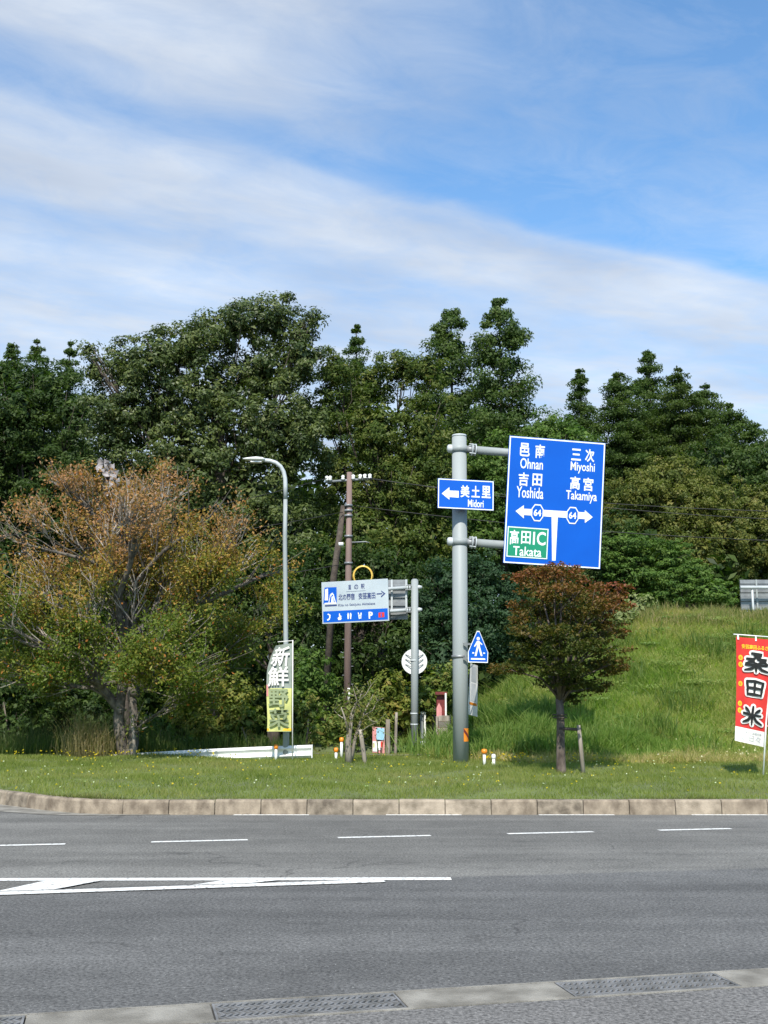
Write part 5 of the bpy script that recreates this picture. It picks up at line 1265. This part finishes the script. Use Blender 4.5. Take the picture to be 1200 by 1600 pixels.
# bank grass
n = 290000
X = rng.uniform(1.0, 16, n); Yy = 22.6 + rng.random(n) ** .9 * 12.9; k = (X < Yy * .40 + 1) & ((X - 1.0) > (24.3 - Yy) * 1.2); X, Yy = X[k], Yy[k]
tone = .15 + vnoise(X, Yy, .9) * .45 + vnoise(X + 3, Yy, 2.9) * .25 + .5 * np.exp(-((Yy - 22.9) / .9) ** 2) - .15 * np.exp(-((X - 2.9) / 1.6) ** 2 - ((Yy - 26) / 2) ** 2) + .22 * np.clip((Yy - 31) / 3, 0, 1)
blades('bank_grass', X, Yy, .07, .24, .030, [(.12, .20, .038), (.19, .265, .056), (.275, .32, .085), (.37, .34, .13), (.42, .34, .17)], .95, tone, mid=False, label='rough green and straw-tinted weeds covering the bank on the right')
n = 15000; u = rng.normal(size=(n, 2)); X = 2.9 + u[:, 0] * .85; Yy = 25.6 + u[:, 1] * 1.1; k = (Yy > 23.6) & (hn(X * 1.3, Yy * 1.3) > .3); X, Yy = X[k], Yy[k]
blades('tall_grass', X, Yy, .22, .62, .028, [(.105, .18, .038), (.16, .24, .055), (.22, .28, .08)], .45, label='tall lush grass clump right of the thick grey pole')
n = 14000; u = rng.normal(size=(n, 2)); X = 4.6 + u[:, 0] * .8; Yy = 25.0 + u[:, 1] * .8; k = Yy > 23.2; X, Yy = X[k], Yy[k]
blades('tall_grass', X, Yy, .18, .42, .024, [(.11, .19, .034), (.165, .25, .048), (.22, .28, .07)], .5, label='taller weeds on the bank behind the maple trunk')
n = 26000; X = rng.uniform(.6, 7, n); Yy = rng.uniform(31, 41, n)
blades('ridge_grass', X, Yy, .10, .40, .03, [(.09, .15, .028), (.15, .22, .042), (.22, .26, .07)], .7, label='rough grass on the back of the bank beside the wood')
n = 16000; X = rng.uniform(5, 14, n); Yy = rng.uniform(31.5, 35.3, n); k = hn(X * .8, Yy * .8) > .35; X, Yy = X[k], Yy[k]
blades('crest_grass', X, Yy, .15, .42, .022, [(.12, .16, .04), (.19, .21, .06), (.28, .25, .10), (.36, .29, .16)], .4, label='taller straw-coloured grass along the crest of the bank')
n = 12000; X = rng.uniform(3.4, 12, n); Yy = rng.uniform(24, 31, n); k = hn(X * .7 + 4, Yy * .9) > .62; X, Yy = X[k], Yy[k]
blades('tall_weeds', X, Yy, .25, .60, .026, [(.085, .14, .032), (.13, .185, .044), (.20, .225, .064)], .5, label='taller green weed tufts in patches on the bank')
# broad-leaved weeds on the bank as clumps
cl = []
for i in range(120):
    y = rng.uniform(24.5, 34); x = rng.uniform(max(1.5, (y - 24) * .3 + 1.0), y * .36 + .5); cl.append((x, y, rng.uniform(.12, .34)))
P = []; Q = []; OO = []
for x, y, r in cl:
    nn2 = int(850 * r); ux = unit(rng.normal(size=(nn2, 3))); a_ = ux * (rng.random((nn2, 1)) ** .5) * np.array([r, r, r * .6]); OO.append(ux); P.append(np.array([x, y, float(hgt(x, y)) + r * .2 + .04]) + a_ * np.array([2.2, 2.6, .6]) * rng.uniform(.6, 1.2)); Q.append(np.full(nn2, rng.random() * .6) + rng.random(nn2) * .4)
P = np.concatenate(P); Q = np.concatenate(Q)
o = mesh_from('bank_weeds', leafquads(P, .06, .036, .5, np.concatenate(OO)), 4, pick([(.075, .135, .026), (.115, .18, .036), (.165, .215, .050), (.20, .19, .06)], len(P), Q), M['leaf']); tag(o, 'low leafy weed patches scattered over the bank', 'weeds', kind='stuff')
# dark rough grass at the left behind the lawn, and along its back edge
n = 20000; X = rng.uniform(-14, 2.2, n); Yy = rng.uniform(25.4, 29, n); k = ~((X > -1.8) & (X < 2)); X, Yy = X[k], Yy[k]
blades('rough_grass', X, Yy, .2, .5, .02, [(.035, .07, .015), (.07, .11, .025), (.11, .13, .04)], .35, label='tall rough grass along the back edge of the lawn')
n = 3500; X = rng.uniform(-10, -4.9, n); Yy = rng.uniform(26.5, 28.5, n)
blades('reeds', X, Yy, .3, 1.0, .018, [(.04, .07, .02), (.07, .10, .03), (.12, .12, .05)], .2, label='tall thin reeds in the shade at the left behind the lawn', cat='reeds')
# dry weed clump by the cherry
n = 900; u = rng.normal(size=(n, 2)) * .2; X = at(140, 1180, 25).x + u[:, 0] * 1.5; Yy = 24.9 + u[:, 1]
o = blades('dry_weed', X, Yy, .15, 1.05, .012, [(.20, .16, .08), (.30, .24, .13), (.20, .19, .07)], .42, label='straw-coloured dry weed clump left of the cherry trunk', cat='weeds')
# flowers
def flowers(name, n, xr, yr, col, r, hgt_, label, filt=None):
    X = rng.uniform(*xr, n); Yy = rng.uniform(*yr, n); k = Yy > Yk(X) + .3
    if filt is not None: k &= filt(X, Yy)
    X, Yy = X[k], Yy[k]; P = np.stack([X, Yy, hgt(X, Yy) + hgt_ * rng.uniform(.6, 1.3, len(X))], 1)
    P = np.repeat(P, 3, 0) + rng.normal(size=(len(P) * 3, 3)) * r * .2
    o = mesh_from(name, leafquads(P, r * 2, r * 1.6, 1.2), 4, np.tile(np.array(col), (len(P), 1)) * rng.uniform(.8, 1.1, (len(P), 1)), M['grass']); tag(o, label, 'flowers', kind='stuff')
flowers('yellow_flowers', 260, (-9, 8), (17, 25), (.72, .55, .05), .017, .09, 'tiny yellow flowers dotted over the lawn')
flowers('yellow_flowers', 130, (-8, -3), (24, 25.3), (.72, .55, .04), .02, .12, 'yellow flowers gathered at the back of the lawn near the cherry')
flowers('yellow_flowers', 60, (1.9, 4.6), (22.3, 23.6), (.78, .55, .03), .024, .14, 'yellow flowers at the foot of the bank between pole and maple')
flowers('white_flowers', 150, (-9, 8), (17, 24), (.75, .75, .66), .015, .08, 'tiny white flowers and clover heads dotted over the lawn')
flowers('white_flowers', 120, (5, 11), (22, 25), (.7, .62, .48), .022, .2, 'pale seed heads at the foot of the bank near the red banner')
tri = sum(len(o.data.polygons) * 2 for o in S.objects if o.type == 'MESH'); print('approx tris', tri)
